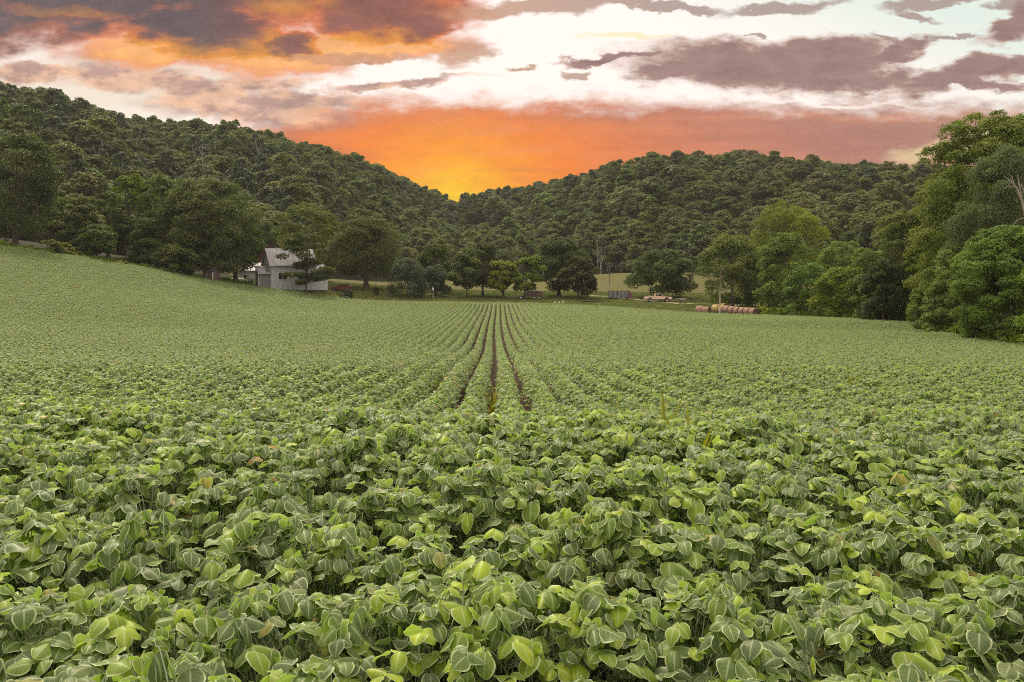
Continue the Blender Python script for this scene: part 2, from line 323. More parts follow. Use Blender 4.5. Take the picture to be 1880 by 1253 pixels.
def build_ground():
    ys = np.concatenate([np.arange(-40, 0, 4.0), np.arange(0, 20, 0.5), np.arange(20, 60, 1.0), np.arange(60, 260, 2.0), np.arange(260, 960, 7.0)])
    ts = np.linspace(-1, 1, 261); ts = np.sign(ts) * np.abs(ts) ** 1.25
    Yg, Tg = np.meshgrid(ys, ts, indexing='ij'); Xg = Tg * (70 + 1.0 * np.abs(Yg)); Zg = terrain(Xg, Yg)
    nr, nc = Xg.shape; idx = np.arange(nr * nc).reshape(nr, nc)
    q = np.stack([idx[:-1, :-1], idx[:-1, 1:], idx[1:, 1:], idx[1:, :-1]], -1).reshape(-1, 4)
    V = np.stack([Xg, Yg, Zg], -1).reshape(-1, 3)
    Fm = inside(V[:, 0], V[:, 1], FIELD).astype(float)
    t = V[:, 0] / np.maximum(V[:, 1], 1); forest = ((V[:, 1] > _ip(t, FOOT) - 6) & (V[:, 1] > 120)).astype(float)
    forest = np.maximum(forest, ((CX + F * t < 425) & (V[:, 1] > 120) & (Fm < 0.5)).astype(float))
    mead = ((V[:, 1] > 200) & (forest < 0.5)).astype(float)
    m = bpy.data.materials.new('ground'); m.use_nodes = True; N = NT(m.node_tree); N.n.clear()
    A = lambda k: N.node('ShaderNodeAttribute', attribute_name=k).outputs['Fac']
    tc = N.node('ShaderNodeTexCoord').outputs['Object']
    n1 = N.noise(tc, 0.12, 5, 0.6); n2 = N.noise(tc, 1.7, 6, 0.65); n3 = N.noise(tc, 14, 6, 0.7)
    lawn = N.mix(n2, (0.060, 0.066, 0.016, 1), (0.105, 0.105, 0.028, 1)); lawn = N.mix(N.rng(n1, 0.45, 0.7, 0, 0.6), lawn, (0.14, 0.115, 0.04, 1))
    md = N.mix(n2, (0.066, 0.062, 0.018, 1), (0.105, 0.095, 0.028, 1)); md = N.mix(N.rng(n1, 0.4, 0.65, 0, 0.5), md, (0.080, 0.078, 0.030, 1))
    soil = N.mix(n3, (0.020, 0.013, 0.009, 1), (0.070, 0.040, 0.026, 1)); soil = N.mix(N.rng(n2, 0.5, 0.75, 0, 0.6), soil, (0.13, 0.072, 0.044, 1))
    fo = N.mix(n2, (0.02, 0.022, 0.010, 1), (0.045, 0.04, 0.02, 1))
    c = N.mix(A('meadow'), lawn, md); c = N.mix(A('forest'), c, fo); c = N.mix(A('field'), c, soil)
    p = N.node('ShaderNodeBsdfPrincipled'); N.put(p.inputs['Base Color'], c); p.inputs['Roughness'].default_value = 0.95; p.inputs['Specular IOR Level'].default_value = 0.1
    b = N.node('ShaderNodeBump'); b.inputs['Strength'].default_value = 0.9; b.inputs['Distance'].default_value = 0.06; N.put(b.inputs['Height'], n3); N.put(p.inputs['Normal'], b.outputs[0])
    out = N.node('ShaderNodeOutputMaterial'); N.l.new(p.outputs[0], out.inputs[0])
    me = np_mesh('ground', V, q, [m], {'field': Fm, 'forest': forest, 'meadow': mead}, smooth=True)
    tag(link(bpy.data.objects.new('ground', me)), 'rolling farmland under the crop, yard and wooded hills', 'ground', kind='structure')
build_ground()

def strip(name, pts, w, m, lift, label):
    """road: a strip laid on the terrain along plan points"""
    P = np.array(pts, float); L = np.r_[0, np.cumsum(np.hypot(*np.diff(P, axis=0).T))]; s = np.arange(0, L[-1], 1.5)
    xs = np.interp(s, L, P[:, 0]); ys = np.interp(s, L, P[:, 1]); tx = np.gradient(xs); ty = np.gradient(ys); n = np.hypot(tx, ty)
    V = []
    for k in np.linspace(-1, 1, 5):
        x = xs - ty / n * w / 2 * k; y = ys + tx / n * w / 2 * k; V.append(np.stack([x, y, terrain(x, y) + lift - 0.03 * abs(k)], -1))
    V = np.stack(V, 1); nr, nc = V.shape[:2]; idx = np.arange(nr * nc).reshape(nr, nc)
    q = np.stack([idx[:-1, :-1], idx[:-1, 1:], idx[1:, 1:], idx[1:, :-1]], -1).reshape(-1, 4)
    return tag(link(bpy.data.objects.new(name, np_mesh(name, V.reshape(-1, 3), q, [m], smooth=True))), label, 'road', kind='structure')
strip('gravel_road', [(17, 199), (24, 194), (30, 188), (36, 180), (43, 176), (52, 176), (66, 182), (90, 190)], 3.0, mat('gravel', (0.42, 0.32, 0.22), 0.95, var=0.3, scale=2, bump=0.5), 0.07, 'pale gravel farm road beyond the bales')

# ------------------------------------------------------------------ geometry-node scatter
def scatter(name, groups, label, cat, kind='stuff'):
    """groups: list of (prototype objects, positions, euler, scale, index)"""
    n = sum(len(g[1]) for g in groups); me = bpy.data.meshes.new(name); me.vertices.add(n)
    me.vertices.foreach_set('co', np.concatenate([g[1] for g in groups]).astype(np.float32).ravel())
    a = me.attributes.new('rot', 'FLOAT_VECTOR', 'POINT'); a.data.foreach_set('vector', np.concatenate([g[2] for g in groups]).astype(np.float32).ravel())
    a = me.attributes.new('scl', 'FLOAT_VECTOR', 'POINT'); a.data.foreach_set('vector', np.concatenate([g[3] for g in groups]).astype(np.float32).ravel())
    a = me.attributes.new('pick', 'INT', 'POINT'); a.data.foreach_set('value', np.concatenate([g[4] for g in groups]).astype(np.int32))
    a = me.attributes.new('grp', 'INT', 'POINT'); a.data.foreach_set('value', np.concatenate([np.full(len(g[1]), i) for i, g in enumerate(groups)]).astype(np.int32))
    o = link(bpy.data.objects.new(name, me)); tag(o, label, cat, kind=kind)
    ng = bpy.data.node_groups.new(name, 'GeometryNodeTree')
    ng.interface.new_socket('Geometry', in_out='INPUT', socket_type='NodeSocketGeometry'); ng.interface.new_socket('Geometry', in_out='OUTPUT', socket_type='NodeSocketGeometry')
    gi = ng.nodes.new('NodeGroupInput'); go = ng.nodes.new('NodeGroupOutput'); jn = ng.nodes.new('GeometryNodeJoinGeometry')
    def att(nm, t):
        x = ng.nodes.new('GeometryNodeInputNamedAttribute'); x.data_type = t; x.inputs[0].default_value = nm
        return [s for s in x.outputs if s.enabled][0]
    for i, g in enumerate(groups):
        ji = ng.nodes.new('GeometryNodeJoinGeometry')
        for po in g[0]:
            oi = ng.nodes.new('GeometryNodeObjectInfo'); oi.inputs[0].default_value = po
            gt = ng.nodes.new('GeometryNodeGeometryToInstance'); ng.links.new(oi.outputs['Geometry'], gt.inputs[0]); ng.links.new(gt.outputs[0], ji.inputs[0])
        ip = ng.nodes.new('GeometryNodeInstanceOnPoints'); ng.links.new(gi.outputs[0], ip.inputs['Points']); ng.links.new(ji.outputs[0], ip.inputs['Instance'])
        ip.inputs['Pick Instance'].default_value = True; ng.links.new(att('pick', 'INT'), ip.inputs['Instance Index'])
        cmp = ng.nodes.new('FunctionNodeCompare'); cmp.data_type = 'INT'; cmp.operation = 'EQUAL'
        ng.links.new(att('grp', 'INT'), [s for s in cmp.inputs if s.enabled][0]); [s for s in cmp.inputs if s.enabled][1].default_value = i
        ng.links.new(cmp.outputs[0], ip.inputs['Selection'])
        er = ng.nodes.new('FunctionNodeEulerToRotation'); ng.links.new(att('rot', 'FLOAT_VECTOR'), er.inputs[0]); ng.links.new(er.outputs[0], ip.inputs['Rotation'])
        ng.links.new(att('scl', 'FLOAT_VECTOR'), ip.inputs['Scale']); ng.links.new(ip.outputs[0], jn.inputs[0])
    ng.links.new(jn.outputs[0], go.inputs[0]); md = o.modifiers.new('scatter', 'NODES'); md.node_group = ng
    return o

# ------------------------------------------------------------------ soybean crop
def soy_material():
    m = bpy.data.materials.new('soybean_leaf'); m.use_nodes = True; N = NT(m.node_tree); N.n.clear()
    A = lambda k: N.node('ShaderNodeAttribute', attribute_name=k).outputs['Fac']
    t = A('tint'); ob = N.node('ShaderNodeObjectInfo').outputs['Random']
    u = N.m('ABSOLUTE', A('across')); v = A('along'); tc = N.node('ShaderNodeTexCoord').outputs['Object']
    nz = N.noise(tc, 22, 4, 0.6)
    tt = N.m('ADD', t, N.m('MULTIPLY', N.m('SUBTRACT', ob, 0.5), 0.26)); lc = N.node('ShaderNodeObjectInfo').outputs['Location']; tt = N.m('ADD', N.m('MAXIMUM', tt, N.m('MINIMUM', t, 0.06)), N.m('MULTIPLY', N.m('SUBTRACT', N.noise(lc, 0.22, 4, 0.6), 0.5), N.m('MULTIPLY', N.rng(t, 0.05, 0.15), 0.9)), clamp=True)
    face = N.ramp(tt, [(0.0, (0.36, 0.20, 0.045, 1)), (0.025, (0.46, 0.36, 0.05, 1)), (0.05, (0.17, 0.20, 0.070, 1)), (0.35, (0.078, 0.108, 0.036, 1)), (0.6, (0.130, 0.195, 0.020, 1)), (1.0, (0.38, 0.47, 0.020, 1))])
    face = N.mix(N.rng(nz, 0.40, 0.70, 0, 0.35), face, (0.14, 0.17, 0.09, 1))
    spk = N.noise(tc, 75, 3, 0.6); face = N.mix(N.rng(spk, 0.63, 0.72, 0, 0.55), face, (0.26, 0.19, 0.07, 1))
    vein_rimlight = N.m('MAXIMUM', N.rng(u, 0.12, 0.03, 0, 0.42), N.m('MULTIPLY', N.rng(N.m('ABSOLUTE', N.m('SINE', N.m('MULTIPLY', N.m('SUBTRACT', v, N.m('MULTIPLY', u, 0.28)), 17.0))), 0.22, 0.0), 0.28))
    vein_rimlight = N.m('MAXIMUM', vein_rimlight, N.rng(u, 0.78, 0.97, 0, 0.85))  # pale margin: rim light painted into the leaf colour, on top of the veins
    face = N.mix(vein_rimlight, face, (0.60, 0.64, 0.34, 1))
    back = N.mix(vein_rimlight, N.mix(tt, (0.17, 0.215, 0.13, 1), (0.24, 0.30, 0.16, 1)), (0.60, 0.62, 0.44, 1))
    bf = N.node('ShaderNodeNewGeometry').outputs['Backfacing']
    c = N.mix(bf, face, back)
    p = N.node('ShaderNodeBsdfPrincipled'); N.put(p.inputs['Base Color'], c); p.inputs['Roughness'].default_value = 0.46; p.inputs['Specular IOR Level'].default_value = 0.36
    p.inputs['Sheen Weight'].default_value = 0.22; p.inputs['Sheen Roughness'].default_value = 0.35; p.inputs['Sheen Tint'].default_value = (1, 0.95, 0.88, 1)
    tr = N.node('ShaderNodeBsdfTranslucent'); N.put(tr.inputs[0], N.mix(0.55, face, (0.36, 0.58, 0.04, 1)))
    mx = N.node('ShaderNodeMixShader'); mx.inputs[0].default_value = 0.42; N.l.new(p.outputs[0], mx.inputs[1]); N.l.new(tr.outputs[0], mx.inputs[2])
    out = N.node('ShaderNodeOutputMaterial'); N.l.new(mx.outputs[0], out.inputs[0]); return m
SOY = soy_material()

def leaflet(L, W, az, pitch, curl, fold, twist, nv, nu, rng):
    """grid of points of one ovate leaflet starting at the origin, pointing along azimuth az, pitch (down negative)"""
    v = np.linspace(0, 1, nv + 1); v = 0.45 * v + 0.55 * (0.5 - 0.5 * np.cos(np.pi * v)); w = np.abs(np.sin(np.pi * v ** 0.80)) ** 0.58 * (1 - 0.16 * v); w = np.nan_to_num(w); w = w / w.max() * W / 2; w[0] = 0.003
    w[-1] = 0.003
    ang = pitch + curl * v ** 0.8; dl = L / nv
    dl = np.diff(v) * L; cx = np.r_[0, np.cumsum(np.cos(ang[:-1]) * dl)]; cz = np.r_[0, np.cumsum(np.sin(ang[:-1]) * dl)]
    u = np.linspace(-1, 1, 2 * nu + 1)
    fl = fold * (0.6 + 0.4 * np.sin(np.pi * v))
    wav = np.convolve(rng.uniform(-0.5, 0.5, nv + 3), [.3, .4, .3], 'valid')[:, None] * np.abs(u)[None, :]
    a = fl[:, None] * np.abs(u)[None, :] ** 0.75 + wav
    yy = w[:, None] * u[None, :] * np.cos(a); dn = -w[:, None] * np.abs(u)[None, :] * np.sin(a)
    nx, nz = -np.sin(ang), np.cos(ang)
    X = cx[:, None] + nx[:, None] * dn; Z = cz[:, None] + nz[:, None] * dn
    ct, st = math.cos(twist), math.sin(twist); Y2 = yy * ct - dn * st * 0.6; Z = Z + yy * st
    ca, sa = math.cos(az), math.sin(az)
    pts = np.stack([X * ca - Y2 * sa, X * sa + Y2 * ca, Z], -1)
    return pts, np.broadcast_to(u[None, :], X.shape), np.broadcast_to(v[:, None], X.shape)

def soy_clump(name, seed, half_len, nleaf, nv, nu, petiole=True, size=1.0, width=0.36, height=0.74, tk=1.0):
    rng = np.random.default_rng(seed); V = []; Q = []; T = []; U = []; A = []; nb = 0
    def grid(p, u, v, t):
        nonlocal nb
        r, c = p.shape[:2]; idx = np.arange(r * c).reshape(r, c) + nb
        Q.append(np.stack([idx[:-1, :-1], idx[1:, :-1], idx[1:, 1:], idx[:-1, 1:]], -1).reshape(-1, 4))
        V.append(p.reshape(-1, 3)); U.append(u.ravel()); A.append(v.ravel()); T.append(np.full(r * c, t)); nb += r * c
    def stick(p0, p1, p2, r0, r1, t=0.9):
        s = np.linspace(0, 1, 4)[:, None]; c = (1 - s) ** 2 * p0 + 2 * s * (1 - s) * p1 + s ** 2 * p2; R = r0 + (r1 - r0) * s
        ring = []
        for k in range(4):
            g = 2 * math.pi * k / 3; ring.append(c + R * np.array([math.cos(g), math.sin(g), 0.15]))
        grid(np.stack(ring, 1), np.full((4, 4), 0.0), np.full((4, 4), 0.5), t)
    bump = rng.uniform(-0.06, 0.06, 6)
    for i in range(nleaf):
        y = rng.uniform(-half_len, half_len); x = rng.normal(0, width * 0.58); x = float(np.clip(x, -width * 1.15, width * 1.15))
        top = height + 0.05 * math.sin(y * 9 + seed) - (0.30 + 0.1 * rng.random()) * (abs(x) / width) ** 2.2 * height * 0.85
        z = top - abs(rng.normal(0, 0.085)) + rng.uniform(-0.02, 0.05)
        if rng.random() < 0.36: z = top * rng.uniform(0.35, 0.85)
        z = max(z, 0.14)
        az = math.atan2(rng.normal(0, 0.8), x * 2.6 + rng.normal(0, 0.7)); tip = np.array([x, y, z])
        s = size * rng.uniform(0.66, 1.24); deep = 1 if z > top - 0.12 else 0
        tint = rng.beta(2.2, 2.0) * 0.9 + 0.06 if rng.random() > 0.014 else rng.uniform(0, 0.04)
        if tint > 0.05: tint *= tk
        if not deep: tint *= 0.6  # canopy shade painted in: leaves below the top get a darker tint
        dro = rng.uniform(-0.25, 0.75)
        for k, da in enumerate((0, 1.45, -1.45)):
            L = 0.070 * s * (1.0 if k == 0 else 0.92); Wd = 0.065 * s * rng.uniform(0.82, 1.14)
            off = np.array([math.cos(az), math.sin(az), -0.1]) * (0.022 * s if k == 0 else 0.0)
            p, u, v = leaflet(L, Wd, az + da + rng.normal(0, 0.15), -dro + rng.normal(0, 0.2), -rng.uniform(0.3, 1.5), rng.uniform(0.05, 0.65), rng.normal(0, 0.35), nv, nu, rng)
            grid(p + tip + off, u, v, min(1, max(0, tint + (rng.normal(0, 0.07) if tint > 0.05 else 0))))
        if petiole:
            root = np.array([x * 0.35 + rng.normal(0, 0.03), y + rng.normal(0, 0.05), max(0.05, z - rng.uniform(0.14, 0.24))])
            mid = root * 0.35 + tip * 0.65 + np.array([0, 0, 0.05]); stick(root, mid, tip, 0.0030, 0.0020, 1.0)
    if petiole:
        for i in range(3):
            y = rng.uniform(-half_len, half_len); x = rng.normal(0, 0.03)
            stick(np.array([x, y, -0.1]), np.array([x + rng.normal(0, 0.03), y, 0.3]), np.array([x + rng.normal(0, 0.08), y + rng.normal(0, 0.05), height * 0.85]), 0.005, 0.003, 0.5)
    me = np_mesh(name, np.concatenate(V), np.concatenate(Q), [SOY], {'tint': np.concatenate(T), 'across': np.concatenate(U), 'along': np.concatenate(A)}, smooth=True)
    return bpy.data.objects.new(name, me)

def build_crop():
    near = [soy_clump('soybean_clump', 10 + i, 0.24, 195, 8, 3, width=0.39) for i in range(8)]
    mid = [soy_clump('soybean_clump', 40 + i, 0.24, 74, 4, 1, size=1.04, width=0.206, height=0.72, tk=0.85) for i in range(6)]
    far = [soy_clump('soybean_clump', 60 + i, 0.44, 112, 2, 1, petiole=False, size=1.0, width=0.168, height=0.72, tk=0.62) for i in range(6)]
    rng = np.random.default_rng(5); SL = -0.0182
    def pack(protos, x, y, rz, s=(0.9, 1.12)):
        n = len(x); z = terrain(x, y); r = rz + np.where(rng.random(n) < 0.5, 0, math.pi) + rng.normal(0, 0.05, n)
        e = 0.6; gx = (terrain(x + e, y) - z) / e; gy = (terrain(x, y + e) - z) / e
        sc = rng.uniform(s[0], s[1], n)
        # lean with the slope, expressed in the clump's own turned frame
        return (protos, np.stack([x, y, z], -1), np.stack([np.arctan(gy) * np.cos(r) - 0 + np.arctan(gx) * -np.sin(r) * 0, np.zeros(n), r], -1) * np.array([0, 0, 1.0]),
                np.stack([np.ones(n), np.ones(n), sc], -1), rng.integers(0, len(protos), n))
    # headland rows run across the view in front
    HX, HY = [], []
    for k in range(-3, 13):
        xs = np.arange(-26, 26, 0.40) + rng.uniform(0, 0.4); ys = 0.62 + 0.76 * k + 0.035 * xs + 0.05 * np.sin(xs * 0.5 + k)
        ys = ys + rng.normal(0, 0.035, len(xs)); edge = 7.1 - 0.12 * xs + 0.25 * np.sin(xs * 0.8)
        ok = (ys < edge) & (np.abs(xs) < 0.85 * np.maximum(ys, 0) + 6); HX.append(xs[ok]); HY.append(ys[ok])
    HX = np.concatenate(HX); HY = np.concatenate(HY)
    G = [pack(near, HX, HY, math.pi / 2, (0.92, 1.10))]
    # far end of the long rows
    ft = np.array([p for p in FIELD if p[1] > 130 and p[0] > -160][::1], float); ft = ft[np.argsort(ft[:, 0])]
    yend = lambda x: np.interp(x, [-150, -105, -82, -67, -55, -38, -26, -2, 14.4, 33.6, 43, 50, 54], [100, 135, 140, 160, 175, 178, 173, 168.5, 165, 152, 145, 133, 115])
    for lo, hi, st, pr, sc in ((8.0, 30, 0.42, mid, (0.93, 1.08)), (30, 182, 0.80, far, (0.92, 1.08))):
        X, Y = [], []
        for k in range(-240, 90):
            ys = np.arange(lo, hi, st) + rng.uniform(0, st)
            xs = -0.10 + 0.38 + SL * ys + 0.76 * k + 0.10 * np.sin(ys * 0.045 + 0.6) * np.clip((ys - 20) / 40, 0, 1)
            ok = (ys > 8.7 - 0.12 * xs) & (np.abs(xs) < 0.70 * ys + 7) & inside(xs, ys, FIELD) & (ys < yend(xs) - 5)
            X.append(xs[ok] + rng.normal(0, 0.02, ok.sum()) + 0.03 * np.sin(ys[ok] * 0.9 + k * 2.1)); Y.append(ys[ok])
        X = np.concatenate(X); Y = np.concatenate(Y); G.append(pack(pr, X, Y, 0.0, sc))
    X, Y = [], []
    for k in range(7):
        xs = np.arange(-125, 54, 0.8); ys = yend(xs) - 0.4 - 0.76 * k; ok = (np.abs(xs) < 0.70 * ys + 7) & inside(xs, ys, FIELD); X.append(xs[ok]); Y.append(ys[ok])
    X = np.concatenate(X); Y = np.concatenate(Y); g = pack(far, X, Y, math.pi / 2); G.append(g)
    print('soy clumps', [len(g[1]) for g in G])
    scatter('soybean_crop', G, 'leafy green soybean crop in long rows filling the field', 'crop')
build_crop()

# ------------------------------------------------------------------ trees
BARK = mat('bark', (0.075, 0.058, 0.045), 0.95, var=0.4, scale=4, bump=0.8)
PALE_BARK = mat('pale_bark', (0.21, 0.185, 0.155), 0.9, var=0.3, scale=3, bump=0.4)
TRANS = (0.20, 0.30, 0.02, 1)
LM = {
    'dark': leaf_mat('leaf_dark', (0.028, 0.034, 0.008, 1), (0.086, 0.098, 0.018, 1), TRANS),
    'mid': leaf_mat('leaf_mid', (0.042, 0.058, 0.008, 1), (0.125, 0.154, 0.018, 1), TRANS),
    'bright': leaf_mat('leaf_bright', (0.068, 0.104, 0.005, 1), (0.215, 0.280, 0.012, 1), (0.26, 0.38, 0.02, 1)),
    'olive': leaf_mat('leaf_olive', (0.065, 0.080, 0.020, 1), (0.170, 0.190, 0.048, 1), TRANS),
    'grey': leaf_mat('leaf_grey', (0.042, 0.052, 0.026, 1), (0.095, 0.108, 0.055, 1), TRANS),
    'gold': leaf_mat('leaf_gold', (0.09, 0.105, 0.015, 1), (0.26, 0.26, 0.035, 1), (0.4, 0.42, 0.03, 1)),
    'lush': leaf_mat('leaf_lush', (0.060, 0.096, 0.006, 1), (0.190, 0.262, 0.014, 1), (0.22, 0.34, 0.02, 1)),
    'hill': leaf_mat('leaf_hill', (0.054, 0.058, 0.017, 1), (0.175, 0.180, 0.048, 1), TRANS, rnd=0.5),
}

def tubes_np(paths, n=6):
    """paths: list of (points, radii) -> verts, quads"""
    V = []; Q = []; nb = 0
    for pts, rad in paths:
        pts = np.array(pts, float); rad = np.array(rad, float)
        t = np.gradient(pts, axis=0); t /= np.linalg.norm(t, axis=1, keepdims=True) + 1e-9
        a = np.cross(t, np.array([0.31, 0.95, 0.05])); a /= np.linalg.norm(a, axis=1, keepdims=True) + 1e-9; b = np.cross(t, a)
        g = np.linspace(0, 2 * np.pi, n, endpoint=False)
        ring = pts[:, None] + rad[:, None, None] * (np.cos(g)[None, :, None] * a[:, None] + np.sin(g)[None, :, None] * b[:, None])
        m = len(pts); idx = np.arange(m * n).reshape(m, n) + nb; nx = np.roll(idx, -1, axis=1)
        Q.append(np.stack([idx[:-1], nx[:-1], nx[1:], idx[1:]], -1).reshape(-1, 4)); V.append(ring.reshape(-1, 3)); nb += m * n
    return np.concatenate(V), np.concatenate(Q)

def tree_arrays(seed, W, H, base=0.2, n=9000, leaf=0.3, nclump=60, trunk=None, shape='round', droop=0.0, sparse=0.0, lean=0.0, flat=0.75, depth=None, limbs=10, clump_r=(0.085, 0.15)):
    """one tree: crown W wide, total height H, crown starting at base*H; returns leaf verts, tint, limb paths"""
    n = int(n * 1.5); rng = np.random.default_rng(seed); D = (depth or 0.9) * W; z0 = base * H; ch = H - z0
    C = []; Rr = []
    def prof(h):
        if shape == 'egg': return math.sin(math.pi * h ** 0.8) ** 0.7
        if shape == 'dome': return 0.86 + 0.14 * h / 0.4 if h < 0.4 else math.sqrt(max(0, 1 - ((h - 0.4) / 0.6) ** 2))
        if shape == 'bush': return 1.0 if h < 0.5 else math.sqrt(max(0, 1 - ((h - 0.5) / 0.5) ** 2))
        if shape == 'cone': return 1.02 * (1 - h) ** 0.7
        if shape == 'vase': return (0.45 + 0.7 * h) * math.sqrt(max(0, 1 - max(0, (h - 0.6) / 0.4) ** 2))
        return max(0, 1 - (2 * h - 1) ** 2) ** 0.42
    ph = rng.uniform(0, 6.28, 4)
    for i in range(nclump):
        h = rng.random() ** 0.85 * 0.985; th = rng.uniform(0, 2 * np.pi)
        rc = rng.uniform(*clump_r) * min(W, ch * 1.3) * (1.0 if rng.random() < 0.8 else 0.7)
        lob = 1 + 0.11 * math.sin(2 * th + ph[0] + 3 * h) + 0.09 * math.sin(4 * th + ph[1] - 5 * h) + rng.normal(0, 0.06)
        rr = rng.uniform(0.12, 1.0) ** 0.38 * prof(h) * lob
        c = np.array([math.cos(th) * rr * (W / 2 - rc * 0.6), math.sin(th) * rr * (D / 2 - rc * 0.6), z0 + rc * 0.55 + h * (ch - rc * 1.25)])
        if h > 0.85: c[2] += rng.normal(0, 0.02) * ch
        c[0] += lean * c[2]
        C.append(c); Rr.append(rc)
    C = np.array(C); Rr = np.array(Rr)
    keep = rng.random(nclump) > sparse * 0.35; C = C[keep]; Rr = Rr[keep]
    pr = Rr ** 2; ci = rng.choice(len(C), n, p=pr / pr.sum()); out = C - np.array([lean * (z0 + ch * .45), 0, z0 + ch * 0.45]); out = out / (np.linalg.norm(out, axis=1, keepdims=True) + 1e-6)
    d = rng.normal(size=(n, 3)) * 0.8 + 0.45 * out[ci] + np.array([0, 0, 0.55]); d /= np.linalg.norm(d, axis=1, keepdims=True)
    rad = Rr[ci] * (1 - 0.40 * rng.random(n) ** 1.8)
    # twigs that poke out break the clump outline
    poke = rng.random(n) < 0.12; rad = np.where(poke, rad * rng.uniform(1.0, 1.25, n), rad)
    off = d * rad[:, None] * np.array([1.1, 1.1, flat]); lump = 1 + 0.22 * np.sin(d[:, 0:1] * 7 + ci[:, None]) * np.sin(d[:, 2:3] * 8 + ci[:, None] * 2)
    p = C[ci] + off * lump
    if droop: p[:, 2] -= droop * rng.random(n) ** 2 * Rr[ci] * 1.8
    p[:, 2] = np.maximum(p[:, 2], 0.05)
    nrm = d * 0.7 + rng.normal(size=(n, 3)) * 0.65 + np.array([0, 0, 0.35]); nrm /= np.linalg.norm(nrm, axis=1, keepdims=True)
    t = rng.normal(size=(n, 3)) + np.array([0, 0, -1.0 - droop * 3]); t -= (t * nrm).sum(1, keepdims=True) * nrm; t /= np.linalg.norm(t, axis=1, keepdims=True) + 1e-9
    b = np.cross(nrm, t); l = (1.12 * leaf * rng.uniform(0.6, 1.3, n))[:, None]; w = l * (0.62 - 0.2 * min(1, droop))
    fold = nrm * l * 0.14
    V = np.stack([p - t * l * 0.5, p + b * w * 0.5 + t * l * 0.05 - fold, p + t * l * 0.5, p - b * w * 0.5 + t * l * 0.05 - fold], 1)
    ct = rng.normal(0.45, 0.17, len(C)); tint = np.clip(ct[ci] + rng.normal(0, 0.14, n), 0, 1)
    T = np.repeat(tint, 4)
    # limbs
    tr = trunk if trunk else 0.022 * H + 0.05
    paths = []; top = z0 + ch * 0.55; s = np.linspace(0, 1, 7)
    wobx = rng.normal(0, 0.02 * H); woby = rng.normal(0, 0.02 * H)
    spine = np.stack([wobx * s ** 2 + lean * top * s, woby * s ** 2, -0.3 + (top + 0.3) * s], -1)
    flare = 1 + 0.5 * np.exp(-s * 14)
    paths.append((spine, tr * flare * (1 - 0.72 * s)))
    far_ = np.argsort(-np.linalg.norm((C - np.array([lean * top, 0, z0 + ch * 0.4])) / np.array([W, D, ch]), axis=1))[:limbs * 2]
    for j in rng.permutation(far_)[:limbs]:
        e = C[j]; s0 = float(np.clip((e[2] - z0 * 0.4) / top * rng.uniform(0.45, 0.75), 0.22, 0.93)); a0 = np.array([np.interp(s0, s, spine[:, k]) for k in range(3)])
        mid = a0 * 0.45 + e * 0.55 + np.array([0, 0, 0.10 * ch]); q = np.linspace(0, 1, 6)[:, None]
        pth = (1 - q) ** 2 * a0 + 2 * q * (1 - q) * mid + q ** 2 * e; r0 = tr * (1 - 0.72 * s0) * 0.55
        paths.append((pth, r0 * (1 - 0.8 * q[:, 0])))
    return V.reshape(-1, 3), T, paths

def tree(name, label, px, d, top_py, width_px, leafm='mid', cat='tree', group=None, bark=None, base_py=None, dx=0.0, **kw):
    g = on_ground(px + 0.0, d); s = F / d
    H = EYE + (CY - top_py) / F * d - g.z; W = width_px / s
    V, T, paths = tree_arrays(kw.pop('seed', int(abs(px) * 7 + d)), W, H, **kw)
    o = empty(name, g, 0, label=label, cat=cat, group=group)
    q = np.arange(len(V)).reshape(-1, 4)
    link(bpy.data.objects.new('crown', np_mesh('crown', V, q, [LM[leafm]], {'tint': T})), o)
    tv, tq = tubes_np(paths, 7)
    link(bpy.data.objects.new('trunk', np_mesh('trunk', tv, tq, [bark or BARK], smooth=True)), o)
    return o

def proto_tree(seed, W, H, leafm, bark=BARK, **kw):
    V, T, paths = tree_arrays(seed, W, H, **kw); q = np.arange(len(V)).reshape(-1, 4)
    tv, tq = tubes_np(paths, 5); nv = len(V)
    me = np_mesh('hill_tree', np.concatenate([V, tv]), np.concatenate([q, tq + nv]), [LM[leafm], bark], {'tint': np.r_[T, np.zeros(len(tv))]},
                 midx=np.r_[np.zeros(len(q)), np.ones(len(tq))])
    return bpy.data.objects.new('hill_tree', me)

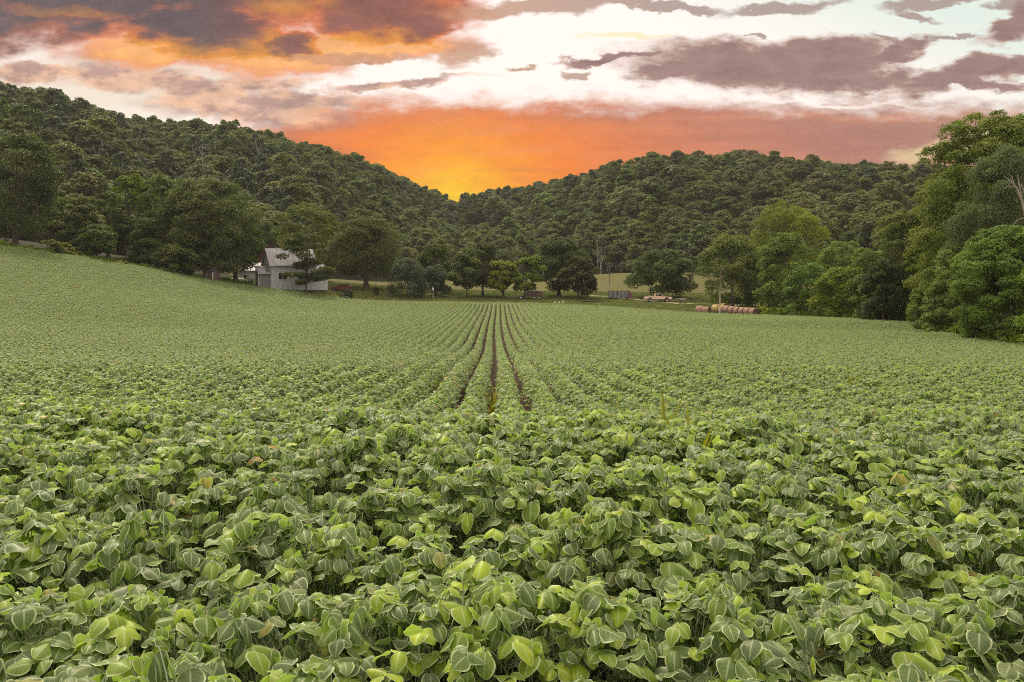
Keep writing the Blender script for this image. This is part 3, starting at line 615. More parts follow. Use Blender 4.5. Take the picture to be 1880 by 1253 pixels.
def build_forest():
    kw = dict(n=4200, leaf=0.52, nclump=44, limbs=5, clump_r=(0.09, 0.17), flat=0.82)
    P = [proto_tree(301, 11, 15, 'hill', base=0.15, shape='dome', **kw), proto_tree(302, 9, 16, 'hill', base=0.15, shape='round', **kw), proto_tree(303, 12, 14, 'dark', base=0.1, shape='dome', **kw),
         proto_tree(304, 8, 16, 'olive', base=0.2, shape='egg', **kw), proto_tree(305, 10, 15, 'dark', base=0.15, shape='round', **kw), proto_tree(306, 9.5, 13, 'hill', base=0.1, shape='bush', **kw),
         proto_tree(307, 7, 17, 'grey', base=0.2, shape='egg', bark=PALE_BARK, **kw), proto_tree(308, 6.5, 15, 'olive', base=0.3, shape='vase', sparse=1.0, bark=PALE_BARK, **dict(kw, n=2200)),
         proto_tree(309, 10.5, 15.5, 'hill', base=0.12, shape='dome', **kw), proto_tree(310, 7.5, 13, 'mid', base=0.15, shape='egg', **kw)]
    rng = np.random.default_rng(77); st = 5.8
    gx, gy = np.meshgrid(np.arange(-560, 640, st), np.arange(185, 700, st)); x = (gx + rng.uniform(-.46, .46, gx.shape) * st).ravel(); y = (gy + rng.uniform(-.46, .46, gx.shape) * st).ravel()
    t = x / y; Fo = _ip(t, FOOT); R = _ip(t, RDIST)
    ok = (np.abs(t) < 0.80) & (y > Fo - 2) & (y < R + 46); x, y, t, Fo, R = x[ok], y[ok], t[ok], Fo[ok], R[ok]
    z = terrain(x, y) - 0.3; n = len(x); u = (y - Fo) / (R - Fo); px = CX + F * t
    # stands: patches of one kind, dark oaks along the left crest, pale aspens low on the right hill
    nz = np.sin(x * 0.021 + 2 * np.sin(y * 0.017)) + np.cos(y * 0.026 + x * 0.011) + rng.normal(0, 0.75, n)
    pk = np.select([nz < -1.2, nz < -0.5, nz < 0.1, nz < 0.6, nz < 1.1, nz < 1.6], [2, 4, 0, 8, 1, 5], 3)
    r = rng.random(n)
    pk = np.where(r < 0.06, 9, pk); pk = np.where((r > 0.06) & (r < 0.11), 6, pk)
    pk = np.where((px < 700) & (u > 0.80) & (r > 0.3), np.where(r > 0.65, 2, 4), pk)
    pale = (px > 200) & (px < 560) & (u > 0.30) & (u < 0.72) & (r > 0.35); pk = np.where(pale, np.where(r > 0.62, 3, np.where(r > 0.5, 7, 9)), pk)
    asp = (px > 1200) & (px < 1440) & (u < 0.32) & (r > 0.25); pk = np.where(asp, np.where(r > 0.55, 6, 7), pk)
    pk = np.where((u > 0.82) & (pk > 5), rng.choice([0, 2, 5, 8], n), pk)
    sc = rng.uniform(0.62, 1.08, n); sc = np.where((rng.random(n) < 0.10) & (u < 0.6), sc * 1.35, sc); sc = np.where(u > 0.92, rng.uniform(0.84, 0.98, n), sc); wide = np.where(u > 0.88, 1.25, 1.0)
    pos = np.stack([x, y, z], -1); rot = np.stack([rng.normal(0, .10, n), rng.normal(0, .10, n), rng.uniform(0, 6.28, n)], -1); scl = np.stack([wide * sc * rng.uniform(1.0, 1.45, n), wide * sc * rng.uniform(1.0, 1.45, n), sc * rng.uniform(.9, 1.08, n)], -1)
    print('forest', n)
    for nm, sel, lab in (('hillside_woods', px < 845, 'dense dark woods covering the tall left hill'), ('hillside_woods', px >= 845, 'dense green woods covering the lower right hill')):
        scatter(nm, [(P, pos[sel], rot[sel], scl[sel], pk[sel])], lab, 'woods')
build_forest()

LT = 'trees of the left treeline'; YT = 'yard trees behind the field'; RT = 'trees of the right hedgerow'
def build_trees():
    K = dict(leaf=0.36, n=11000)
    tree('tree', 'large dark tree at the left edge of the photo, above the field slope', 28, 150, 240, 176, 'dark', group=LT, base=0.05, shape='dome', nclump=90, **dict(K, n=20000))
    tree('tree', 'dark tree cut by the left photo edge behind the largest one', -60, 160, 255, 150, 'dark', group=LT, base=0.1, shape='dome', nclump=70, **K)
    tree('tree', 'pale olive round-topped tree right of the large dark one at the left edge', 148, 163, 362, 84, 'olive', group=LT, base=0.1, shape='egg', nclump=50, **K)
    tree('tree', 'narrow dark tree between the pale olive tree and the bright-topped ones', 198, 172, 348, 84, 'dark', group=LT, base=0.08, shape='egg', nclump=55, **K)
    tree('tree', 'low dark green tree under the pale olive tree', 178, 158, 410, 80, 'mid', group=LT, base=0.05, shape='bush', nclump=50, **dict(K, n=8000))
    tree('tree', 'bright-topped tree at the left end of the broad treeline', 240, 182, 320, 90, 'bright', group=LT, base=0.1, shape='round', nclump=55, **K)
    tree('tree', 'bushy dark conifer-like tree low in front of the bright-topped tree', 268, 168, 398, 86, 'dark', group=LT, base=0.03, shape='cone', nclump=60, **K)
    tree('tree', 'tall green tree with bright crown just left of the broadest treeline tree', 305, 178, 324, 110, 'mid', group=LT, base=0.08, shape='round', nclump=70, **dict(K, n=14000))
    tree('tree', 'broadest deep green tree of the left treeline, left of the white house', 378, 176, 324, 176, 'mid', group=LT, base=0.05, shape='dome', nclump=130, clump_r=(0.07, 0.13), **dict(K, n=27000))
    tree('tree', 'deep green tree overhanging the white tank beside the house', 432, 183, 364, 100, 'mid', group=LT, base=0.11, shape='dome', nclump=60, **K)
    tree('tree', 'low leafy tree at the field edge below the broadest treeline tree', 312, 166, 448, 90, 'mid', group=LT, base=0.03, shape='bush', nclump=50, **dict(K, n=8000))
    tree('tree', 'dark low tree standing at the field edge right of the low leafy one', 352, 172, 432, 80, 'dark', group=LT, base=0.08, shape='bush', nclump=45, **dict(K, n=8000))
    tree('tree', 'dark tree rising behind the red barn roof', 462, 212, 400, 110, 'dark', group=LT, base=0.1, shape='round', nclump=60, **K)
    # yard
    tree('tree', 'tall tree with tufted top directly behind the house chimney', 558, 208, 374, 122, 'mid', group=YT, base=0.15, shape='round', nclump=60, **dict(K, n=12000))
    tree('tree', 'small open dark tree standing in front of the house', 562, 178.5, 424, 102, 'dark', group=YT, base=0.12, shape='round', nclump=52, sparse=0.8, leaf=0.34, n=9500, trunk=0.20, clump_r=(0.11, 0.17), flat=0.45)
    tree('tree', 'largest domed yard tree, over the dark red car', 672, 197, 398, 136, 'dark', group=YT, base=0.17, shape='dome', nclump=110, n=22000, leaf=0.34, trunk=0.62, lean=-0.02, limbs=14)
    tree('willow_tree', 'grey-green drooping tree with foliage down to the lawn', 748, 186, 472, 72, 'grey', group=YT, base=0.02, shape='bush', nclump=55, n=12000, leaf=0.3, droop=0.8)
    tree('willow_tree', 'smaller grey-green drooping tree right of the similar one reaching the lawn', 800, 190, 486, 56, 'grey', group=YT, base=0.15, shape='dome', nclump=40, n=8000, leaf=0.3, droop=0.8, trunk=0.28)
    tree('tree', 'bright green-topped tree behind the smaller grey-green drooping tree', 797, 203, 446, 80, 'mid', group=YT, base=0.12, shape='egg', nclump=45, **K)
    tree('tree', 'green tree with thin straight trunk, left of the twin-trunk one', 857, 190, 458, 74, 'mid', group=YT, base=0.14, shape='egg', nclump=50, trunk=0.17, **K)
    tree('tree', 'wide-topped tree whose two trunks stand close together in the yard row', 886, 194, 447, 98, 'dark', group=YT, base=0.14, shape='round', nclump=60, trunk=0.26, **K)
    tree('tree', 'small bright tree with a stout reddish trunk in the yard row', 924, 189, 475, 62, 'bright', group=YT, base=0.18, shape='round', nclump=40, trunk=0.26, **dict(K, n=8000))
    tree('tree', 'bright green tree with leaning trunk above the front of the red wagon', 962, 189, 470, 66, 'bright', group=YT, base=0.15, shape='round', nclump=44, trunk=0.18, lean=0.1, **dict(K, n=8500))
    tree('tree', 'big dark green tree right behind the rear of the red wagon', 1026, 196, 437, 96, 'dark', group=YT, base=0.1, shape='round', nclump=80, trunk=0.42, **dict(K, n=16000))
    tree('tree', 'dark tree with foliage to the ground at the right end of the yard row', 1062, 189, 470, 72, 'dark', group=YT, base=0.05, shape='dome', nclump=60, **dict(K, n=12000))
    tree('tree', 'lone round tree standing behind the tan pickup', 1216, 196, 456, 120, 'mid', group=YT, base=0.05, shape='dome', nclump=90, **dict(K, n=20000))
    # hill-foot
    HF = 'single trees at the foot of the hills'
    tree('tree', 'airy pale tree with visible light trunk behind the yard row', 948, 262, 430, 60, 'olive', group=HF, base=0.35, shape='round', bark=PALE_BARK, sparse=1.0, nclump=36, n=5000, leaf=0.4, trunk=0.3)
    tree('tree', 'light green rounded tree left of the lone pickup tree, at the hill foot', 1168, 285, 478, 70, 'olive', group=HF, base=0.05, shape='dome', nclump=40, n=7000, leaf=0.45)
    tree('tree', 'pale green tree at the hill foot right of the lone pickup tree', 1272, 262, 470, 70, 'mid', group=HF, base=0.05, shape='dome', nclump=40, n=7000, leaf=0.45)
    # right hedgerow
    tree('tree', 'rounded tree filling the gap between the two dense trees by the hay bales', 1398, 172, 452, 84, 'lush', group=RT, base=0.0, shape='bush', nclump=70, n=14000, leaf=0.28)
    tree('tree', 'green tree between the light feathery tree and the brown-green one', 1600, 134, 452, 92, 'lush', group=RT, base=0.0, shape='bush', nclump=80, n=16000, leaf=0.24)
    tree('tree', 'bright tree filling the hedgerow just left of the tallest right tree', 1712, 112, 424, 104, 'bright', group=RT, base=0.0, shape='dome', nclump=110, n=26000, leaf=0.21, clump_r=(0.06, 0.11))
    tree('tree', 'dense olive-topped tree directly behind the hay bales', 1345, 168, 430, 122, 'lush', group=RT, base=0.02, shape='dome', nclump=95, n=20000, leaf=0.3)
    tree('tree', 'dense dark tree right of the hay bales', 1440, 158, 427, 108, 'lush', group=RT, base=0.02, shape='dome', nclump=95, n=20000, leaf=0.3)
    tree('tree', 'tall light green tree rising behind the hedgerow right of the hay bales', 1448, 196, 373, 150, 'bright', group=RT, base=0.1, shape='round', nclump=95, n=20000, leaf=0.32)
    tree('tree', 'light green feathery tree left of the tall brown-green one', 1545, 178, 440, 104, 'bright', group=RT, base=0.05, shape='round', nclump=70, n=14000, leaf=0.3)
    tree('tree', 'low rounded tree at the field edge right of the dense dark tree', 1482, 146, 484, 88, 'lush', group=RT, base=0.0, shape='bush', nclump=70, n=14000, leaf=0.26)
    tree('tree', 'low green tree at the field edge under the light feathery one', 1550, 138, 488, 104, 'lush', group=RT, base=0.0, shape='bush', nclump=80, n=17000, leaf=0.25)
    tree('tree', 'tall brown-green tree in the middle of the right hedgerow', 1660, 122, 388, 150, 'lush', group=RT, base=0.0, shape='dome', nclump=190, n=44000, leaf=0.22, clump_r=(0.06, 0.11))
    tree('tree', 'short dark tree at the base of the brown-green hedgerow tree', 1622, 119, 478, 90, 'dark', group=RT, base=0.0, shape='bush', nclump=80, n=18000, leaf=0.22)
    tree('cottonwood_tree', 'tallest bright-leaved tree at the right edge of the photo', 1838, 98, 207, 290, 'bright', group=RT, base=0.12, shape='round', nclump=230, clump_r=(0.05, 0.10), n=78000, leaf=0.23, limbs=22, trunk=0.5, seed=4)
    tree('tree', 'second tall tree partly cut off by the right edge behind the bright one', 1990, 108, 200, 260, 'lush', group=RT, base=0.1, shape='round', nclump=110, n=40000, leaf=0.26)
    tree('tree', 'full green tree filling the space behind the olive feathery one', 1772, 106, 296, 210, 'lush', group=RT, base=0.0, shape='dome', nclump=170, n=42000, leaf=0.22, clump_r=(0.05, 0.10))
    tree('willow_tree', 'olive feathery tree in front of the tallest right tree', 1842, 88, 262, 176, 'olive', group=RT, base=0.22, shape='egg', nclump=110, n=50000, leaf=0.18, droop=0.5)
    tree('tree', 'bright bushy tree at the field edge below the tallest right tree', 1762, 90, 446, 142, 'bright', group=RT, base=0.0, shape='bush', nclump=210, n=52000, leaf=0.17, clump_r=(0.05, 0.10))
    tree('tree', 'nearest bright bushy tree at the right photo edge', 1862, 76, 414, 224, 'bright', group=RT, base=0.0, shape='bush', nclump=300, n=105000, leaf=0.15, seed=9, clump_r=(0.045, 0.09))
    tree('tree', 'small dark bush tree in the corner where the hedgerow bends', 1712, 100, 520, 86, 'lush', group=RT, base=0.0, shape='bush', nclump=70, n=16000, leaf=0.19)
    tree('tree', 'bushy tree beyond the right photo edge', 2010, 66, 400, 230, 'bright', group=RT, base=0.0, shape='bush', nclump=100, n=34000, leaf=0.18)
    # shrubs
    SG = 'shrubs along the field edge'
    for (px, d, top, w, lm, lab) in [(92, 147, 440, 40, 'gold', 'yellow-green shrub at the foot of the large dark left tree'), (118, 150, 446, 34, 'gold', 'yellow-green shrub in the middle of the golden clump on the left'),
                                     (142, 153, 462, 30, 'gold', 'lowest yellow-green shrub, right end of the golden clump'), (690, 187, 527, 12, 'dark', 'tiny round dark shrub alone on the lawn'), (640, 181, 530, 20, 'grey', 'grey-green shrub beside the stump')]:
        tree('shrub', lab, px, d, top, w, lm, cat='shrub', group=SG if lm == 'gold' else None, base=0.0, shape='bush', nclump=26, n=3000, leaf=0.22, trunk=0.04, limbs=5)
build_trees()

def pale_trunks():
    """bare pale stems that stand out on the wooded slopes"""
    def stem(px, d, top_py, hgt, forks, label, mt=PALE_BARK, lift=0.0, rad=0.22, name='dead_tree', seed=0):
        x = (px - CX) / F * d; zt = EYE + (CY - top_py) / F * d; g = tz(x, d); rng = np.random.default_rng(seed or int(px)); z0 = min(g, zt - hgt)
        P = [(np.array([[0, 0, z0 - g - .2], [rng.normal(0, .3), 0, (zt - g) * .5 + (z0 - g) * .5], [rng.normal(0, .5), 0, zt - g]]), [rad, rad * .7, rad * .25])]
        for k in range(forks):
            s = rng.uniform(0.35, 0.8); zz = (z0 - g) + (zt - z0) * s; a = rng.uniform(-1, 1) * 2.6
            P.append((np.array([[0, 0, zz], [a * .45, rng.normal(0, .4), zz + hgt * .13], [a, rng.normal(0, .8), zz + hgt * rng.uniform(.22, .42)]]), [rad * .55, rad * .4, rad * .15]))
        tv, tq = tubes_np(P, 5); o = link(bpy.data.objects.new(name, np_mesh(name, tv, tq, [mt], smooth=True))); o.location = (x, d, g)
        tag(o, label, 'bare tree', 'bare pale trees on the wooded hills')
    for a in [(371, 330, 262, 16, 5, 'pale forked bare tree in the middle of the left hillside'), (476, 345, 262, 14, 4, 'pale bare tree with a wide fork, upper right on the left hillside'),
              (458, 300, 316, 9, 2, 'short crooked pale snag above the treeline left of the house'), (355, 350, 262, 11, 2, 'thin pale stem just left of the forked one on the left hillside'),
              (388, 352, 262, 9, 2, 'short thin pale stem right of the forked one on the left hillside'), (612, 330, 315, 8, 3, 'small bare pale tree on the slope above the domed yard tree'),
              (1158, 375, 360, 13, 5, 'pale bare branches in the middle of the right hillside'), (1180, 372, 362, 11, 3, 'thin pale dead tree beside the bare branches of the right hillside'),
              (1104, 300, 458, 14, 1, 'slanting pale stem at the foot of the right hill'), (1098, 310, 440, 18, 2, 'tall thin pale stem at the foot of the right hill'),
              (1222, 292, 445, 13, 2, 'pale stem above the lone pickup tree'), (1310, 330, 410, 16, 2, 'pale stem in the aspens of the right hillside'), (1612, 280, 418, 10, 5, 'reddish brushy dead tree at the right hill foot')]:
        stem(*a)
    # the bleached fork in front of the olive tree at the right edge
    d = 83.0; sc = d / F; O = Vector(((1890 - CX) * sc, d, 0)); g = tz(O.x, d)
    q = lambda px, py, dy=0.0: ((px - 1890) * sc, dy, EYE + (CY - py) * sc - g)
    P = [([q(1890, 470), q(1886, 410), q(1876, 370), q(1866, 345), q(1852, 330), q(1843, 324)], [.16, .14, .11, .09, .06, .025]), ([q(1878, 376), q(1872, 345), q(1868, 320)], [.1, .07, .03]),
         ([q(1884, 395), q(1884, 360), q(1874, 338)], [.13, .1, .05]), ([q(1886, 400), q(1868, 404), q(1855, 420)], [.05, .04, .02]), ([q(1862, 340), q(1858, 326), q(1850, 318)], [.06, .04, .02]), ([q(1866, 345), q(1852, 342), q(1842, 348)], [.05, .03, .015])]
    tv, tq = tubes_np(P, 8); o = link(bpy.data.objects.new('dead_branch', np_mesh('dead_branch', tv, tq, [mat('bleached_wood', (0.27, 0.215, 0.17), 0.9, scale=2, bump=0.4)], smooth=True))); o.location = (O.x, d, g)
    tag(o, 'bleached forked dead branch against the olive tree at the right edge', 'dead tree')
pale_trunks()

# tall weeds along the field edge, and volunteer corn in the crop
def blades(rng, n, h, w, spread, lean=0.35, tint=(0.2, 0.9)):
    a = rng.uniform(0, 2 * np.pi, n); b = rng.uniform(0, spread, n); bx, by = b * np.cos(a) * 1.0, b * np.sin(a); hh = h * rng.uniform(.5, 1.1, n); la = rng.uniform(0, 2 * np.pi, n); ll = rng.uniform(.05, lean, n) * hh
    V = []; s = np.linspace(0, 1, 4)
    cx = bx[:, None] + np.cos(la)[:, None] * ll[:, None] * s ** 2; cy = by[:, None] + np.sin(la)[:, None] * ll[:, None] * s ** 2; cz = hh[:, None] * (s - 0.25 * s ** 3 * (ll / hh)[:, None] * 3)
    ww = w * np.array([.8, 1, .7, .08]) / 2; ox = -np.sin(la)[:, None] * ww; oy = np.cos(la)[:, None] * ww
    Lf = np.stack([cx - ox, cy - oy, cz], -1); Rt = np.stack([cx + ox, cy + oy, cz], -1); V = np.stack([Lf, Rt], 2).reshape(-1, 3)
    i = (np.arange(n) * 8)[:, None] + np.array([0, 2, 4])[None, :]; q = np.stack([i, i + 1, i + 3, i + 2], -1).reshape(-1, 4); return V, q, np.repeat(rng.uniform(*tint, n), 8)
def build_weeds():
    P = []
    for k in range(4):
        V, q, T = blades(np.random.default_rng(500 + k), 150, 1.1, 0.05, 0.6, 0.5)
        P.append(bpy.data.objects.new('weed', np_mesh('weed', V, q, [LM['bright']], {'tint': T})))
    for k in range(3):
        V, T, pa = tree_arrays(520 + k, 1.5, 1.1, base=0, n=900, leaf=0.13, nclump=14, shape='bush', limbs=3, trunk=0.02)
        P.append(bpy.data.objects.new('weed', np_mesh('weed', V, np.arange(len(V)).reshape(-1, 4), [LM['bright']], {'tint': T})))
    rng = np.random.default_rng(8); pl = np.array([(39, 50), (40.5, 67), (43.5, 80), (45, 90), (52.5, 101), (55.5, 115), (52, 135), (46, 148), (41, 157)], float)
    L = np.r_[0, np.cumsum(np.hypot(*np.diff(pl, axis=0).T))]; n = 520; s = rng.uniform(0, L[-1], n); x = np.interp(s, L, pl[:, 0]) + rng.uniform(-0.6, 2.6, n); y = np.interp(s, L, pl[:, 1]) + rng.uniform(-1.0, 1.0, n)
    def g(P, x, y, sc): n = len(x); return (P, np.stack([x, y, terrain(x, y)], -1), np.stack([np.zeros(n), np.zeros(n), rng.uniform(0, 6.3, n)], -1), np.stack([sc, sc, sc], -1), rng.integers(0, len(P), n))
    scatter('tall_weeds', [g(P, x, y, rng.uniform(.7, 1.7, n))], 'bright green weeds and tall grass along the right field edge', 'weeds')
    pl = np.array([(-95, 141), (-82, 142.5), (-67, 162.5), (-56, 177.5)], float); L = np.r_[0, np.cumsum(np.hypot(*np.diff(pl, axis=0).T))]; n = 260; s = rng.uniform(0, L[-1], n)
    x = np.interp(s, L, pl[:, 0]) + rng.uniform(-1, 1.5, n); y = np.interp(s, L, pl[:, 1]) + rng.uniform(-.5, 2.5, n)
    scatter('tall_weeds', [g(P, x, y, rng.uniform(.5, 1.1, n))], 'rough grass between the field and the left treeline', 'weeds')
    # lawn grass tufts
    xs = rng.uniform(-62, 62, 16000); ys = rng.uniform(150, 210, 16000); ok = ~inside(xs, ys, FIELD); xs, ys = xs[ok], ys[ok]
    V, q, T = blades(np.random.default_rng(600), 90, 0.16, 0.03, 0.8, 0.6); tp = bpy.data.objects.new('tuft', np_mesh('tuft', V, q, [LM['olive']], {'tint': T}))
    scatter('lawn_grass', [g([tp], xs, ys, rng.uniform(.6, 1.3, len(xs)))], 'short dry green lawn grass between the field and the yard trees', 'grass')
    # foliage rosettes of volunteer corn
    CG = 'volunteer corn plants in the soybeans'; cm = LM['gold']
    for i, (px, d, h, lab) in enumerate([(1266, 6.0, 0.98, 'largest volunteer corn plant, with orange leaf bases, right of centre'), (1221, 8.4, 1.25, 'volunteer corn plant with two upright blades, up-left of the largest one'), (1204, 8.9, 1.15, 'small volunteer corn blade left of the two-bladed one'),
                                (815, 24, 1.15, 'bright yellow volunteer corn between two rows left of centre'), (905, 19.5, 0.95, 'small volunteer corn in the central furrow'), (1135, 13.5, 1.1, 'yellowing volunteer corn right of the central rows'),
                                (192, 12.5, 1.15, 'volunteer corn blades on the near left of the field'), (172, 12.8, 1.05, 'short volunteer corn beside the blades on the near left'), (90, 30, 1.15, 'small yellow volunteer corn far left in the field'),
                                (125, 26, 1.1, 'yellow-green volunteer corn right of the small far left one'), (2, 24, 1.2, 'volunteer corn at the left photo edge'), (1563, 22, 1.2, 'volunteer corn alone in the right half of the field'),
                                (138, 112, 1.3, 'yellow volunteer corn patch on the left slope'), (826, 152, 1.2, 'yellow patch of volunteer corn at the far field end')]):
        rng2 = np.random.default_rng(900 + i); g0 = on_ground(px, d); wide = 1.0 if d < 60 else 2.5
        V, q, T = blades(rng2, 14 if d < 60 else 60, h * 1.04, 0.055 * wide, 0.07 if d < 60 else 0.9, 0.75, (0.35, 1)); o = link(bpy.data.objects.new('corn_plant', np_mesh('corn_plant', V, q, [cm], {'tint': T}))); o.location = g0
        tag(o, lab, 'corn plant', CG)
build_weeds()

# ------------------------------------------------------------------ farmhouse and outbuildings
def siding_mat(name, color, scale=7.0):
    m = bpy.data.materials.new(name); m.use_nodes = True; N = NT(m.node_tree); N.n.clear()
    tc = N.node('ShaderNodeTexCoord').outputs['Object']; x, y, z = N.sep(tc)
    w = N.m('FRACT', N.m('MULTIPLY', z, scale)); n = N.noise(tc, 1.3, 5, 0.6)
    p = N.node('ShaderNodeBsdfPrincipled'); N.put(p.inputs['Base Color'], N.mix(N.rng(n, 0.3, 0.7, 0, 0.35), color, tuple(c * 0.7 for c in color[:3]) + (1,))); p.inputs['Roughness'].default_value = 0.7
    b = N.node('ShaderNodeBump'); b.inputs['Strength'].default_value = 0.8; b.inputs['Distance'].default_value = 0.02; N.put(b.inputs['Height'], w); N.put(p.inputs['Normal'], b.outputs[0])
    out = N.node('ShaderNodeOutputMaterial'); N.l.new(p.outputs[0], out.inputs[0]); return m
def roof_mat(name, c1, c2, rust):
    m = bpy.data.materials.new(name); m.use_nodes = True; N = NT(m.node_tree); N.n.clear()
    tc = N.node('ShaderNodeTexCoord').outputs['Object']; x, y, z = N.sep(tc)
    seam = N.rng(N.m('ABSOLUTE', N.m('SUBTRACT', N.m('FRACT', N.m('MULTIPLY', x, 1.7)), 0.5)), 0.46, 0.5, 0, 1)
    st = N.noise(N.comb(N.m('MULTIPLY', x, 2.6), N.m('MULTIPLY', y, 0.35), N.m('MULTIPLY', z, 0.3)), 1.0, 6, 0.65)
    c = N.mix(N.rng(st, 0.38, 0.62), c1, c2); c = N.mix(N.rng(N.noise(tc, 0.7, 4, 0.6), 0.45, 0.7, 0, 0.7), c, rust)
    c = N.mix(N.m('MULTIPLY', seam, 0.5), c, tuple(v * 0.6 for v in c1[:3]) + (1,))
    p = N.node('ShaderNodeBsdfPrincipled'); N.put(p.inputs['Base Color'], c); p.inputs['Roughness'].default_value = 0.55; p.inputs['Metallic'].default_value = 0.15
    out = N.node('ShaderNodeOutputMaterial'); N.l.new(p.outputs[0], out.inputs[0]); return m
WHITE = mat('white_trim', (0.62, 0.60, 0.58), 0.6, var=0.08)
GLASS = mat('window_glass', (0.02, 0.024, 0.028), 0.12, var=0.1)
RUBBER = mat('rubber', (0.018, 0.017, 0.017), 0.85, var=0.2)
STEEL = mat('dull_steel', (0.30, 0.29, 0.28), 0.5, 0.6, var=0.2)
BLACK = mat('black_paint', (0.02, 0.02, 0.021), 0.5, var=0.2)
WOOD = mat('weathered_wood', (0.20, 0.155, 0.115), 0.9, var=0.35, scale=2.5, bump=0.5)
BRICK = mat('chimney_brick', (0.20, 0.09, 0.06), 0.9, var=0.35, scale=9, bump=0.4)
SIDING = siding_mat('grey_siding', (0.50, 0.49, 0.48, 1)); ROOF = roof_mat('metal_roof', (0.135, 0.122, 0.125, 1), (0.235, 0.22, 0.22, 1), (0.12, 0.088, 0.082, 1))
PALE_SIDING = siding_mat('pale_siding', (0.50, 0.48, 0.46, 1), 4)

def gable_roof(x0, x1, y0, y1, ze, zr, over=0.3, th=0.10, eave=0.35):
    """two sloping slabs, ridge along x"""
    b = MB(); ym = (y0 + y1) / 2; s = (zr - ze) / (ym - y0)
    for sg, ya in ((1, y0 - eave), (-1, y1 + eave)):
        za = ze - s * eave; P = [(x0 - over, ya, za), (x1 + over, ya, za), (x1 + over, ym, zr), (x0 - over, ym, zr)]
        Q = [(x, y, z + th) for x, y, z in P]; b.add(P + Q, [(0, 3, 2, 1), (4, 5, 6, 7), (0, 1, 5, 4), (1, 2, 6, 5), (2, 3, 7, 6), (3, 0, 4, 7)])
    return b
def gable_walls(x0, x1, y0, y1, ze, zr, zb=-1.0):
    b = MB(); ym = (y0 + y1) / 2
    b.add([(x0, y0, zb), (x1, y0, zb), (x1, y1, zb), (x0, y1, zb), (x0, y0, ze), (x1, y0, ze), (x1, y1, ze), (x0, y1, ze), (x0, ym, zr), (x1, ym, zr)],
          [(0, 1, 5, 4), (1, 2, 6, 9, 5), (2, 3, 7, 6), (3, 0, 4, 8, 7), (0, 3, 2, 1), (4, 5, 9, 8), (6, 7, 8, 9)])
    return b
def window(parent, x0, x1, z0, z1, y, panes=2):
    b = MB(); f = 0.09
    b.box(x0, x1, y - 0.05, y + 0.02, z1 - f, z1); b.box(x0, x1, y - 0.07, y + 0.02, z0, z0 + f)
    for k in range(panes + 1):
        xc = x0 + (x1 - x0 - f) * k / panes; b.box(xc, xc + f, y - 0.05, y + 0.02, z0 + f, z1 - f)
    w = b.build('window', WHITE, parent); MB().box(x0 + f, x1 - f, y - 0.025, y - 0.006, z0 + f, z1 - f).build('pane', GLASS, w); return w

